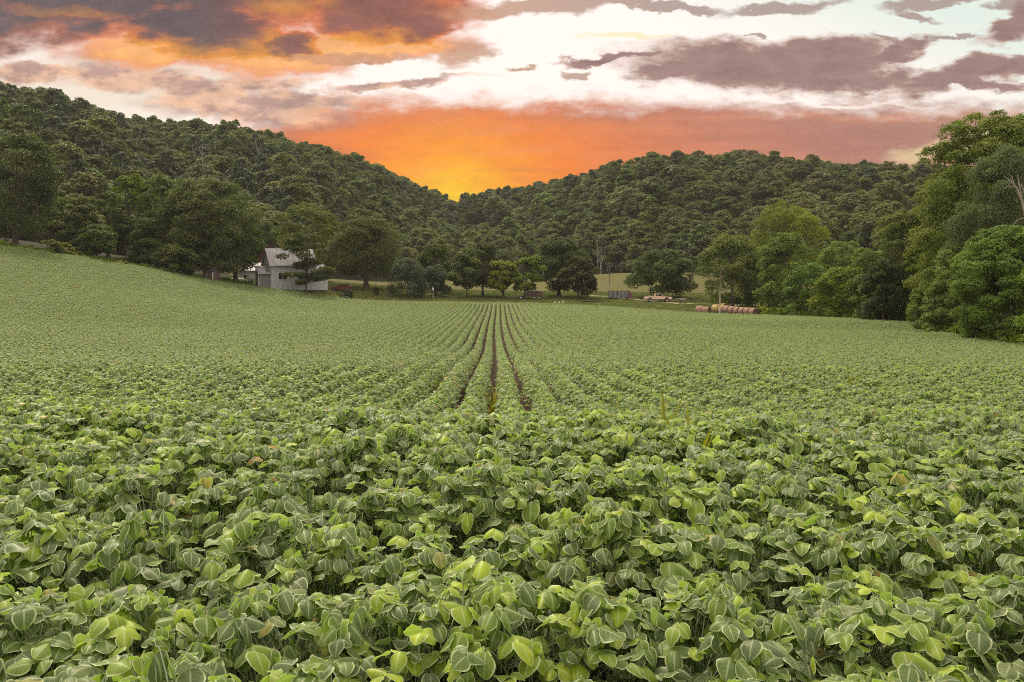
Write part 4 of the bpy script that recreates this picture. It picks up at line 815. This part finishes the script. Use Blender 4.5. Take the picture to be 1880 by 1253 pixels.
def build_house():
    d = 180.0; x = (497 - CX) / F * d; g = EYE + (CY - 524.5) / F * d
    h = empty('farmhouse', (x, d, g), math.radians(30), label='grey sided farmhouse with streaked metal roof, behind the small open tree', cat='house')
    gable_walls(0, 9.6, 0, 6.7, 4.45, 7.75).build('wall', SIDING, h)
    rf = gable_roof(0, 9.6, 0, 6.7, 4.45, 7.75, th=0.1).build('roof', ROOF, h)
    c = MB(); c.box(3.2, 3.75, 3.3, 3.85, 7.0, 8.9); c.box(3.14, 3.81, 3.24, 3.91, 8.9, 9.02); c.build('chimney', BRICK, rf)
    MB().tube([(2.0, 3.5, 7.5), (2.0, 3.5, 9.3)], 0.035, 6).tube([(1.9, 3.5, 9.05), (2.6, 3.5, 9.0)], 0.02, 5).build('antenna_mast', STEEL, rf)
    t = MB(); t.box(-0.32, 9.9, -0.46, -0.352, 4.02, 4.16); t.tube([(0.05, -0.40, 4.05), (0.05, -0.09, 3.75), (0.05, -0.09, 0.1), (0.15, -0.5, -0.05)], 0.06, 6); t.build('gutter', WHITE, h)
    tr = MB()
    for yy in ((-0.35, 3.35), (7.05, 3.35)):
        za = 4.45 - (7.75 - 4.45) / 3.35 * 0.35; a = (-0.325, yy[0], za - 0.14); b = (-0.325, yy[1], 7.61)
        tr.add([a, b, (b[0], b[1], b[2] + 0.2), (a[0], a[1], a[2] + 0.2), (a[0] + .03, a[1], a[2]), (b[0] + .03, b[1], b[2]), (b[0] + .03, b[1], b[2] + 0.2), (a[0] + .03, a[1], a[2] + 0.2)], [(0, 1, 2, 3), (7, 6, 5, 4), (0, 4, 5, 1), (3, 2, 6, 7)])
    tr.box(-0.36, 0.35, -0.44, -0.02, 3.93, 4.02); tr.build('eave_trim', WHITE, h)
    window(h, 1.55, 3.45, 1.15, 2.75, 0.0); window(h, 6.4, 7.5, 1.15, 2.6, 0.0, 1)
    window(h, 2.1, 2.9, -0.05, 0.28, 0.0, 1); window(h, 6.6, 7.5, -0.05, 0.28, 0.0, 1); window(h, 5.2, 6.2, 3.3, 4.0, 0.0, 1)
    # entry lean-to on the gable side
    b = MB(); b.add([(-2.35, 0.5, -1), (-0.003, 0.5, -1), (-0.003, 3.2, -1), (-2.35, 3.2, -1), (-2.35, 0.5, 2.65), (-0.003, 0.5, 2.65), (-0.003, 3.2, 3.9), (-2.35, 3.2, 3.9)], [(0, 1, 5, 4), (2, 3, 7, 6), (3, 0, 4, 7), (4, 5, 6, 7), (1, 2, 6, 5)])
    b.build('entry_lean_to', siding_mat('entry_siding', (0.20, 0.19, 0.19, 1)), h)
    b = MB(); P = [(-2.6, 0.15, 2.55), (-0.005, 0.15, 2.55), (-0.005, 3.4, 4.05), (-2.6, 3.4, 4.05)]; b.add(P + [(p[0], p[1], p[2] + .09) for p in P], [(0, 3, 2, 1), (4, 5, 6, 7), (0, 1, 5, 4), (1, 2, 6, 5), (2, 3, 7, 6), (3, 0, 4, 7)]); b.build('entry_roof', ROOF, h)
    MB().box(-2.62, -0.01, 0.04, 0.148, 2.44, 2.58).tube([(-2.3, 0.1, 2.4), (-2.3, 0.42, 2.1), (-2.3, 0.42, 0.0)], 0.055, 6).box(-2.40, -2.30, 0.44, 0.498, 0, 2.4).build('entry_trim', WHITE, h)
    gable_walls(9.604, 12.4, 0.8, 5.6, 2.35, 4.5).build('side_wing', PALE_SIDING, h); gable_roof(9.93, 12.4, 0.8, 5.6, 2.35, 4.5, over=0.0, eave=.5).build('side_wing_roof', ROOF, h)
    # barn and sheds
    d = 214; bx = (497 - CX) / F * d; b = empty('barn', (bx, d, tz(bx, d)), math.radians(12), label='dark red barn half hidden behind the farmhouse gable', cat='barn')
    RED = siding_mat('barn_red', (0.085, 0.018, 0.016, 1), 2)
    zt = EYE + (CY - 446) / F * d - b.location.z; ze = EYE + (CY - 484) / F * d - b.location.z
    w = gable_walls(-5, 5, -3.6, 3.6, ze, zt).build('wall', RED, b); r = gable_roof(-5, 5, -3.6, 3.6, ze, zt).build('roof', mat('barn_roof', (0.03, 0.022, 0.022), 0.9), b)
    for o in (w, r): o.rotation_euler = (0, 0, math.radians(90))
    d = 192; sx = (452 - CX) / F * d; s_ = empty('garage', (sx, d, EYE + (CY - 521) / F * d), math.radians(8), label='low pale white outbuilding behind the white tank', cat='outbuilding')
    gable_walls(-2.7, 2.6, 0, 5, 3.0, 4.6).build('wall', PALE_SIDING, s_); gable_roof(-2.7, 2.6, 0, 5, 3.0, 4.6).build('roof', ROOF, s_); window(s_, -0.6, 0.2, 1.2, 2.0, 0.0, 1)
    d = 171; sx = (383 - CX) / F * d; s_ = empty('shed', (sx, d, tz(sx, d)), math.radians(-14), label='small red-brown board shed under the broadest treeline tree', cat='shed')
    RB = siding_mat('brown_boards', (0.12, 0.062, 0.05, 1), 5); gable_walls(-1.15, 1.0, 0, 2.2, 2.1, 2.9).build('wall', RB, s_); gable_roof(-1.15, 1.0, 0, 2.2, 2.1, 2.9, over=.15, eave=.15).build('roof', mat('barn_roof', (0.03, 0.022, 0.022)), s_)
    MB().box(0.9, 1.03, -0.1, -0.003, 0, 2.05).build('corner_post', WHITE, s_); MB().box(-0.75, -0.05, -0.04, -0.004, 0.05, 1.85).build('door', mat('brown_door', (0.16, 0.10, 0.08), 0.9), s_)
build_house()

# ------------------------------------------------------------------ vehicles and farm things
def wheel(parent, x, y, r, w, hub=STEEL, name='wheel'):
    M = Matrix.Translation((x, y, r)) @ Matrix.Rotation(math.radians(90), 4, 'X')
    o = MB().lathe([(r * .55, -w / 2), (r * .9, -w / 2), (r, -w * .3), (r, w * .3), (r * .9, w / 2), (r * .55, w / 2)], 20, M).build(name, RUBBER, parent)
    MB().lathe([(0.001, -w * .42), (r * .3, -w * .46), (r * .58, -w * .36), (r * .58, w * .36), (r * .3, w * .46), (0.001, w * .42)], 20, M).build('rim', hub, o); return o
def loft(b, secs):
    """secs: list of rings (same count) -> skin with caps"""
    n = len(secs[0]); base = len(b.v)
    for s in secs: b.v += [tuple(p) for p in s]
    for i in range(len(secs) - 1):
        for k in range(n): b.f.append((base + i * n + k, base + i * n + (k + 1) % n, base + (i + 1) * n + (k + 1) % n, base + (i + 1) * n + k)); b.sm.append(False)
    b.f.append(tuple(base + k for k in range(n - 1, -1, -1))); b.sm.append(False); b.f.append(tuple(base + (len(secs) - 1) * n + k for k in range(n))); b.sm.append(False); return b
def side_body(pts, hw, inset=0.12, zmid=None):
    """car body: side outline pts (x,z) skinned across the width, edges drawn in"""
    b = MB(); cx = sum(p[0] for p in pts) / len(pts); cz = sum(p[1] for p in pts) / len(pts)
    sh = lambda k: [(cx + (p[0] - cx) * k, cz + (p[1] - cz) * k) for p in pts]
    loft(b, [[(p[0], y, p[1]) for p in sh(k)] for y, k in ((-hw, .955), (-hw + .08, 1), (hw - .08, 1), (hw, .955))]); return b
def arch(cx, r, z0, n=7): return [(cx - r * math.cos(math.pi * k / n), z0 + r * math.sin(math.pi * k / n)) for k in range(n + 1)]

def build_pickup():
    d = 186; x = (1207.5 - CX) / F * d; g = tz(x, d)
    t = empty('pickup_truck', (x, d, g), math.radians(-3), label='tan pickup truck with open bed parked facing right beneath the lone round tree', cat='pickup truck')
    PT = mat('tan_paint', (0.68, 0.46, 0.35), 0.35, var=0.05, coat=0.5); LOW = mat('dark_trim', (0.06, 0.055, 0.05), 0.6)
    body = [(-2.85, 0.62)] + [(-2.4, 0.62)] + arch(-1.75, .46, .62) + [(-1.1, .62), (1.15, .62)] + arch(1.85, .46, .62) + [(2.5, .62), (2.9, .62), (2.95, .95), (2.85, 1.12), (1.2, 1.24), (-2.85, 1.24)]
    side_body(body, 0.95).build('body', PT, t)
    MB().box(-2.78, -0.75, -0.84, 0.84, 1.05, 1.247).build('bed_floor', LOW, t)
    b = MB(); b.box(-2.85, -0.7, -0.93, -0.87, 1.25, 1.34); b.box(-2.85, -0.7, 0.87, 0.93, 1.25, 1.34); b.box(-2.88, -2.8, -0.86, 0.86, 1.25, 1.34); b.build('bed_rail', PT, t)
    cab = [(-0.72, 1.243), (1.35, 1.243), (0.72, 1.80), (0.45, 1.84), (-0.45, 1.84), (-0.66, 1.78)]
    b = MB(); loft(b, [[(p[0], y, p[1]) for p in cab] for y in (-.80, .80)]); b.build('cab', PT, t)
    def glz(pts, y): return MB().add([(p[0], y, p[1]) for p in pts], [tuple(range(len(pts)))])
    for y in (-.806, .806):
        glz([(-0.55, 1.30), (-0.12, 1.30), (-0.12, 1.74), (-0.48, 1.74)], y).build('side_window', GLASS, t); glz([(0.0, 1.30), (1.05, 1.30), (0.62, 1.73), (0.0, 1.75)], y).build('side_window', GLASS, t)
    MB().add([(1.30, -.7, 1.30), (1.30, .7, 1.30), (0.78, .66, 1.76), (0.78, -.66, 1.76)], [(0, 1, 2, 3)]).build('windscreen', GLASS, t)
    MB().box(-2.80, 2.90, -0.957, -0.93, 0.50, 0.66).box(-1.1, 1.2, -.9, .9, .42, .6).build('side_trim', LOW, t); MB().box(2.88, 3.06, -.9, .9, .48, .72).build('bumper', STEEL, t); MB().box(-3.0, -2.86, -.85, .85, .48, .68).build('bumper', STEEL, t)
    for s in (-.72, .72): MB().box(2.93, 2.975, s - .14, s + .14, .86, 1.02).build('headlight', WHITE, t)
    MB().box(.95, 1.1, -1.08, -.96, 1.26, 1.42).build('mirror', BLACK, t)
    HUB = mat('light_hub', (0.55, 0.52, 0.50), 0.4, 0.4, var=.1)
    for x_ in (-1.75, 1.85):
        for y_ in (-.82, .82): wheel(t, x_, y_, .37, .24, HUB)
build_pickup()

def build_suv():
    d = 190; x = (627 - CX) / F * d; g = tz(x, d)
    t = empty('parked_car', (x, d, g), math.radians(180 - 4), label='dark red car parked under the domed tree, nose to the left', cat='car')
    PT = mat('dark_red_paint', (0.10, 0.012, 0.016), 0.25, var=0.05, coat=1.0)
    body = [(-2.2, .32)] + arch(-1.38, .39, .32) + [(1.0, .32)] + arch(1.42, .39, .32) + [(2.2, .34), (2.28, .6), (2.15, .82), (1.2, 1.0), (-2.15, 1.08), (-2.25, .8)]
    side_body(body, .88).build('body', PT, t)
    cab = [(-2.1, 1.06), (1.15, 1.0), (0.35, 1.44), (-0.3, 1.53), (-1.4, 1.50), (-1.85, 1.40)]; b = MB(); loft(b, [[(p[0] * (1 if abs(y) > .5 else 1), y, p[1]) for p in cab] for y in (-.74, .74)]); b.build('cabin', PT, t)
    for y in (-.746, .746):
        for pts in ([(-1.75, 1.12), (-1.0, 1.11), (-1.0, 1.44), (-1.4, 1.43)], [(-.9, 1.11), (-.1, 1.10), (-.1, 1.44), (-.9, 1.45)], [(0, 1.10), (.85, 1.06), (.3, 1.38), (0, 1.42)]):
            MB().add([(p[0], y, p[1]) for p in pts], [tuple(range(len(pts)))]).build('side_window', GLASS, t)
    MB().add([(1.08, -.66, 1.045), (1.08, .66, 1.045), (0.42, .62, 1.415), (0.42, -.62, 1.415)], [(0, 1, 2, 3)]).build('windscreen', GLASS, t)
    for s in (-.6, .6): MB().box(2.17, 2.25, s - .16, s + .16, .66, .76).build('headlight', WHITE, t)
    for x_ in (-1.38, 1.42):
        for y_ in (-.76, .76): wheel(t, x_, y_, .33, .22)
build_suv()

def build_wagon():
    d = 187; x = (978 - CX) / F * d; g = tz(x, d)
    t = empty('farm_wagon', (x, d, g), math.radians(-4), label='rusty dark red farm wagon with white rimmed wheels under the yard trees', cat='wagon')
    RED = mat('rusty_red', (0.075, 0.026, 0.022), 0.75, var=0.45, scale=2.2); HUB = mat('light_hub', (0.55, 0.52, 0.50))
    b = MB(); b.box(-2.6, 1.9, -.42, -.32, .62, .78); b.box(-2.6, 1.9, .32, .42, .62, .78)
    for k in (-2.5, -1.2, 0.2, 1.6): b.box(k, k + .12, -.32, .32, .63, .77)
    b.box(-2.55, -2.35, -.7, .7, .36, .50); b.box(.35, .5, -.8, .8, .4, .52); b.box(1.35, 1.5, -.8, .8, .4, .52); b.tube([(-2.6, 0, .6), (-3.7, 0, .55)], .05, 6); b.tube([(-3.0, -.5, .9), (-3.0, -.5, .5)], .04, 6); b.build('chassis', BLACK, t)
    loft(MB(), [[(-1.3, y, .80), (1.7, y, .80), (2.3, y, 1.35), (1.6, y, 1.72), (-1.0, y, 1.72), (-1.6, y, 1.3)] for y in (-.85, .85)]).build('box_body', RED, t)
    b = MB(); [b.box(-1.1 + k * .55, -1.04 + k * .55, -.89, -.85, .82, 1.7) for k in range(5)]; b.box(-1.1, 1.6, -.9, -.85, 1.66, 1.74); b.build('rib', BLACK, t)
    rg = np.random.default_rng(3); b = MB()
    for k in range(12): q = rg.uniform(-.8, 1.3); y = rg.uniform(-.5, .5); b.tube([(q, y, 1.76), (q + rg.uniform(.3, .9), y + rg.uniform(-.2, .2), 1.82 + rg.uniform(0, .12))], .05, 5)
    b.build('load', mat('pale_boards', (0.36, 0.27, 0.20), .9), t)
    for x_ in (-2.45, .43, 1.43):
        for y_ in (-.82, .82): wheel(t, x_, y_, .34, .2, HUB)
build_wagon()

def build_yard():
    # hay rack with red end
    d = 191; x = (1137 - CX) / F * d; t = empty('hay_rack', (x, d, tz(x, d)), math.radians(2), label='dark steel hay rack with grey panels and a red end, left of the pickup', cat='hay rack')
    b = MB()
    for k in range(6):
        for y in (-.9, .9): b.box(-2.25 + k * .84, -2.17 + k * .84, y - .04, y + .04, .0, 1.9 + .12 * (k % 2))
    for z in (.35, 1.0, 1.6):
        for y in (-.9, .9): b.box(-2.3, 2.1, y - .055 if y < 0 else y + .042, y - .042 if y < 0 else y + .055, z, z + .09)
    b.box(-2.4, 2.5, -.9, .9, .2, .3); b.build('frame', BLACK, t)
    b = MB(); [b.box(-2.15 + k * .84, -1.40 + k * .84, .80, .83, .42, 1.55) for k in range(5)]; b.build('panel', mat('grey_panel', (0.20, 0.20, 0.21), .7), t)
    loft(MB(), [[(2.12, y, .3), (2.75, y, .3), (2.7, y, .9), (2.12, y, 1.75)] for y in (-.85, .85)]).build('red_end', mat('faded_red', (0.14, 0.05, 0.05), .8), t)
    for x_ in (-1.6, 1.6): wheel(t, x_, -.95, .3, .15)
    # log trailer
    d = 184; x = (1250 - CX) / F * d; t = empty('log_trailer', (x, d, tz(x, d)), math.radians(-3), label='low flat trailer piled with logs in front of the pickup bumper', cat='trailer')
    MB().box(-1.3, 1.6, -.8, .8, .34, .44).tube([(-1.3, 0, .4), (-2.3, 0, .38)], .05, 6).build('deck', WOOD, t); rg = np.random.default_rng(4); b = MB()
    for k in range(16): r = rg.uniform(.07, .13); y = rg.uniform(-.65, .65); z = .44 + r + rg.choice([0, .2]); b.tube([(-1.2 + rg.uniform(0, .8), y, z), (1.5 - rg.uniform(0, .8), y + rg.uniform(-.1, .1), z)], r, 7)
    b.build('log_load', WOOD, t); wheel(t, .2, -.86, .28, .16); wheel(t, .2, .86, .28, .16)
    # white tank
    d = 187; x = (436 - CX) / F * d; z = EYE + (CY - 521) / F * d; t = empty('gas_tank', (x, d, z), 0, label='white horizontal gas tank at the foot of the treeline beside the house', cat='tank')
    M = Matrix.Translation((-1.45, 0, .72)) @ Matrix.Rotation(math.radians(90), 4, 'Y')
    MB().lathe([(0.001, -.02), (.25, .02), (.43, .14), (.5, .35), (.5, 2.55), (.43, 2.76), (.25, 2.88), (0.001, 2.92)], 20, M).build('vessel', WHITE, t); MB().lathe([(.17, 0), (.17, .18), (0.001, .24)], 12, Matrix.Translation((0, 0, 1.2))).build('valve_dome', WHITE, t)
    for s in (-.9, .9): MB().box(s - .1, s + .1, -.35, .35, -.4, .36).build('leg', STEEL, t)
    # garden tractor
    d = 184; x = (456.5 - CX) / F * d; t = empty('garden_tractor', (x, d, EYE + (CY - 523) / F * d), math.radians(15), label='small black garden tractor between the white tank and the house', cat='tractor')
    b = MB(); loft(b, [[(-.2, y, .4), (.95, y, .4), (1.0, y, .78), (.85, y, .9), (-.2, y, .86)] for y in (-.28, .28)]); b.build('hood', BLACK, t); MB().box(-.95, -.2, -.38, .38, .38, .62).build('rear_deck', BLACK, t)
    loft(MB(), [[(-.75, y, .64), (-.35, y, .64), (-.35, y, .74), (-.68, y, .76), (-.8, y, 1.12), (-.88, y, 1.1)] for y in (-.22, .22)]).build('seat', RUBBER, t); MB().tube([(-.05, 0, .85), (-.22, 0, 1.05)], .02, 5).lathe([(.15, -.012), (.17, 0), (.15, .012)], 12, Matrix.Translation((-.22, 0, 1.06)) @ Matrix.Rotation(math.radians(-40), 4, 'Y')).build('steering_wheel', RUBBER, t)
    for s in (-.42, .42): wheel(t, -.62, s, .32, .2); wheel(t, .72, s, .2, .14)
    # poles
    for px, d, top, base, lab, lean in ((1321, 154, 497, 578, 'leaning weathered wooden pole standing among the hay bales', .25), (1119, 199, 487, 546, 'slim wooden utility pole beside the hay rack', 0.06)):
        g = on_ground(px, d); H = EYE + (CY - top) / F * d - g.z; t = empty('utility_pole', g, 0, label=lab, cat='utility pole')
        MB().tube([(0, 0, -.5), (lean * .4, 0, H * .5), (lean, 0, H)], [.16, .14, .11], 10).build('post', mat('pole_wood', (0.25, 0.20, 0.155), .9, var=.25, bump=.4), t)
        if px < 1200: MB().box(lean - .35, lean + .35, -.18, -.09, H - .45, H - .33).build('crossarm', WOOD, t)
        else: MB().box(lean - .03, lean + .03, -.2, -.1, H - .3, H - .1).build('insulator', STEEL, t)
    # stump
    d = 180.5; g = on_ground(628, d); t = empty('tree_stump', g, 0, label='broad brown stump with a pale cut top beside the grey-green shrub', cat='stump'); rg = np.random.default_rng(2)
    prof = [(.72, -.2), (.62, .1), (.52, .5), (.5, .95)]; n = 18; wv = rg.uniform(.85, 1.12, n); b = MB()
    b.add([(r * wv[k] * math.cos(2 * math.pi * k / n), r * wv[k] * math.sin(2 * math.pi * k / n), z) for r, z in prof for k in range(n)], [(i * n + k, i * n + (k + 1) % n, (i + 1) * n + (k + 1) % n, (i + 1) * n + k) for i in range(3) for k in range(n)], None, True); b.build('bark', BARK, t)
    MB().add([(.5 * wv[k] * math.cos(2 * math.pi * k / n), .5 * wv[k] * math.sin(2 * math.pi * k / n), .952) for k in range(n)], [tuple(range(n))]).build('cut_top', mat('cut_wood', (0.42, 0.34, 0.26), .9), t)
    # fallen branch, markers, fence posts
    g = on_ground(1082, 181); rg = np.random.default_rng(12); P = [(np.array([(-2.2, 0, .12), (-.6, .2, .25), (.6, 0, .35), (2.0, .1, .12)]), [.05, .12, .14, .07])]
    for k in range(9): q = rg.uniform(-1.5, 1.8); P.append((np.array([(q, 0, .25), (q + rg.uniform(-.3, .3), rg.uniform(-.2, .2), .5), (q + rg.uniform(-.5, .5), rg.uniform(-.4, .4), rg.uniform(.4, .85))]), [.06, .04, .02]))
    tv, tq = tubes_np(P, 6); o = link(bpy.data.objects.new('fallen_branch', np_mesh('fallen_branch', tv, tq, [BARK], smooth=True))); o.location = g; tag(o, 'dark fallen branch lying on the lawn left of the hay rack', 'branch')
    for px, lab in ((1019, 'leftmost of the three small white stakes on the lawn'), (1027, 'middle one of the three small white stakes on the lawn'), (1034, 'rightmost and tallest of the three small white stakes')):
        g = on_ground(px, 178); o = MB().box(-.10, .10, -.05, .05, 0, .42 if px < 1030 else .6).box(-.04, .04, -.03, .03, -.2, 0.002).build('stake', WHITE); o.location = g; tag(o, lab, 'stake', 'white stakes on the lawn')
    for px, d, h, lab in ((1284, 190, 1.3, 'thin dark fence post left of the hay bales, by the gravel road'), (1296, 196, 1.3, 'thin fence post behind the left end of the hay bales'), (690, 205, 1.2, 'lone thin fence post behind the tiny dark shrub'), (1316, 176, 1.4, 'pale fence post just left of the leaning pole'), (1158, 196, 1.2, 'dark fence post right of the hay rack'),
                          (756, 180, 1.1, 'short dark post on the lawn below the grey-green tree'), (874, 189, 1.4, 'pale post beside the twin trunks')):
        g = on_ground(px, d); o = MB().tube([(0, 0, -.3), (.03, 0, h)], [.06, .05], 7).build('fence_post', WOOD); o.location = g; tag(o, lab, 'fence post', 'fence posts around the yard')
    g = on_ground(795, 186); o = MB().lathe([(.16, 0), (.18, .45), (.1, .6), (.001, .62)], 14, Matrix.Translation((0, 0, 1.6))).tube([(0, 0, -.2), (0, 0, 1.62)], .05, 6).build('bird_feeder', WHITE); o.location = g; tag(o, 'white bird feeder on a post under the smaller drooping tree', 'bird feeder')
build_yard()

def bale_mat(name, c1, c2, cend):
    m = bpy.data.materials.new(name); m.use_nodes = True; N = NT(m.node_tree); N.n.clear(); tc = N.node('ShaderNodeTexCoord').outputs['Object']; x, y, z = N.sep(tc)
    n = N.noise(N.vm('MULTIPLY', tc, (3.0, 1.0, 1.0)), 4.5, 7, 0.7); ring = N.noise(N.comb(N.m('MULTIPLY', N.m('SQRT', N.m('ADD', N.m('MULTIPLY', y, y), N.m('MULTIPLY', z, z))), 9.0), N.m('MULTIPLY', x, 6.0), 0), 2.0, 4, 0.6)
    end = N.rng(N.m('ABSOLUTE', x), .585, .60); c = N.mix(N.rng(n, .35, .65), c1, c2); ce = N.mix(N.rng(ring, .4, .6), cend, tuple(v * .55 for v in cend[:3]) + (1,)); c = N.mix(end, c, ce)
    p = N.node('ShaderNodeBsdfPrincipled'); N.put(p.inputs['Base Color'], c); p.inputs['Roughness'].default_value = .95; b = N.node('ShaderNodeBump'); b.inputs['Distance'].default_value = .05; N.put(b.inputs['Height'], n); N.put(p.inputs['Normal'], b.outputs[0])
    out = N.node('ShaderNodeOutputMaterial'); N.l.new(p.outputs[0], out.inputs[0]); return m
def build_bales():
    BR = bale_mat('hay_brown', (0.19, 0.105, 0.070, 1), (0.30, 0.18, 0.12, 1), (0.085, 0.045, 0.035, 1)); YL = bale_mat('hay_yellow', (0.28, 0.19, 0.07, 1), (0.42, 0.31, 0.12, 1), (0.15, 0.09, 0.05, 1))
    def bale(x, y, az, m, lab, seed, r=.80):
        n = 28; rg = np.random.default_rng(seed); prof = [(.001, -.59), (.55, -.605), (.93, -.60), (1.0, -.52), (1.01, -.2), (1.0, .2), (1.01, .5), (.93, .60), (.55, .605), (.001, .59)]; wv = 1 + rg.normal(0, .008, n)
        V = [(xx, rr * r * wv[k] * math.cos(2 * math.pi * k / n), max(rr * r * wv[k] * math.sin(2 * math.pi * k / n), -.93 * r)) for rr, xx in prof for k in range(n)]
        o = MB().add(V, [(i * n + k, i * n + (k + 1) % n, (i + 1) * n + (k + 1) % n, (i + 1) * n + k) for i in range(len(prof) - 1) for k in range(n)], None, True).build('hay_bale', m)
        o.location = (x, y, tz(x, y) + .90 * r); o.rotation_euler = (0, 0, az); o.scale = (rg.uniform(.93, 1.06), rg.uniform(.97, 1.05), rg.uniform(.92, 1.02)); tag(o, lab, 'hay bale', 'round hay bales at the field edge')
    dx, dy = .60, -1.2; az = math.atan2(dy, dx); x0, y0 = (1384 - CX) / F * 152.5, 152.5
    for k, w in enumerate(['nearest brown bale, at the right end of the row, round end facing the camera', 'second brown bale from the right end of the long row', 'third bale from the right end of the long row', 'fourth bale from the right end of the long row, dark gap behind it',
                           'fifth bale from the right end of the long row', 'sixth bale from the right end, slightly yellowish', 'yellowish bale at the far end of the long row, right of the pole']):
        bale(x0 - dx * k * 1.02, y0 - dy * k * 1.02, az + .06 * math.sin(k * 3), YL if k == 6 else BR, w, k)
    bale((1297 - CX) / F * 157, 157, math.radians(-38), BR, 'right one of the two brown bales left of the pole, dark end showing', 20); bale((1297 - CX) / F * 157 - .98, 157.78, math.radians(-38), BR, 'leftmost brown bale of the whole row', 21)
    bale((1315 - CX) / F * 161, 161, math.radians(-45), YL, 'yellow bale just left of the leaning pole', 22); bale((1327 - CX) / F * 163.5, 163.5, math.radians(-50), YL, 'yellow bale half behind the leaning pole', 23); bale((1401 - CX) / F * 155, 155, math.radians(20), YL, 'yellow bale behind the right end of the row, against the weeds', 24)
build_bales()

def build_haze():
    b = MB().box(-760, 760, -50, 980, -12, 190); m = bpy.data.materials.new('haze'); m.use_nodes = True; N = NT(m.node_tree); N.n.clear()
    v = N.node('ShaderNodeVolumePrincipled'); v.inputs['Color'].default_value = (0.80, 0.78, 0.76, 1); v.inputs['Density'].default_value = 0.00010; v.inputs['Anisotropy'].default_value = 0.2
    out = N.node('ShaderNodeOutputMaterial'); N.l.new(v.outputs[0], out.inputs['Volume']); tag(b.build('haze', m), 'thin evening haze filling the valley', 'haze', kind='stuff')
build_haze()
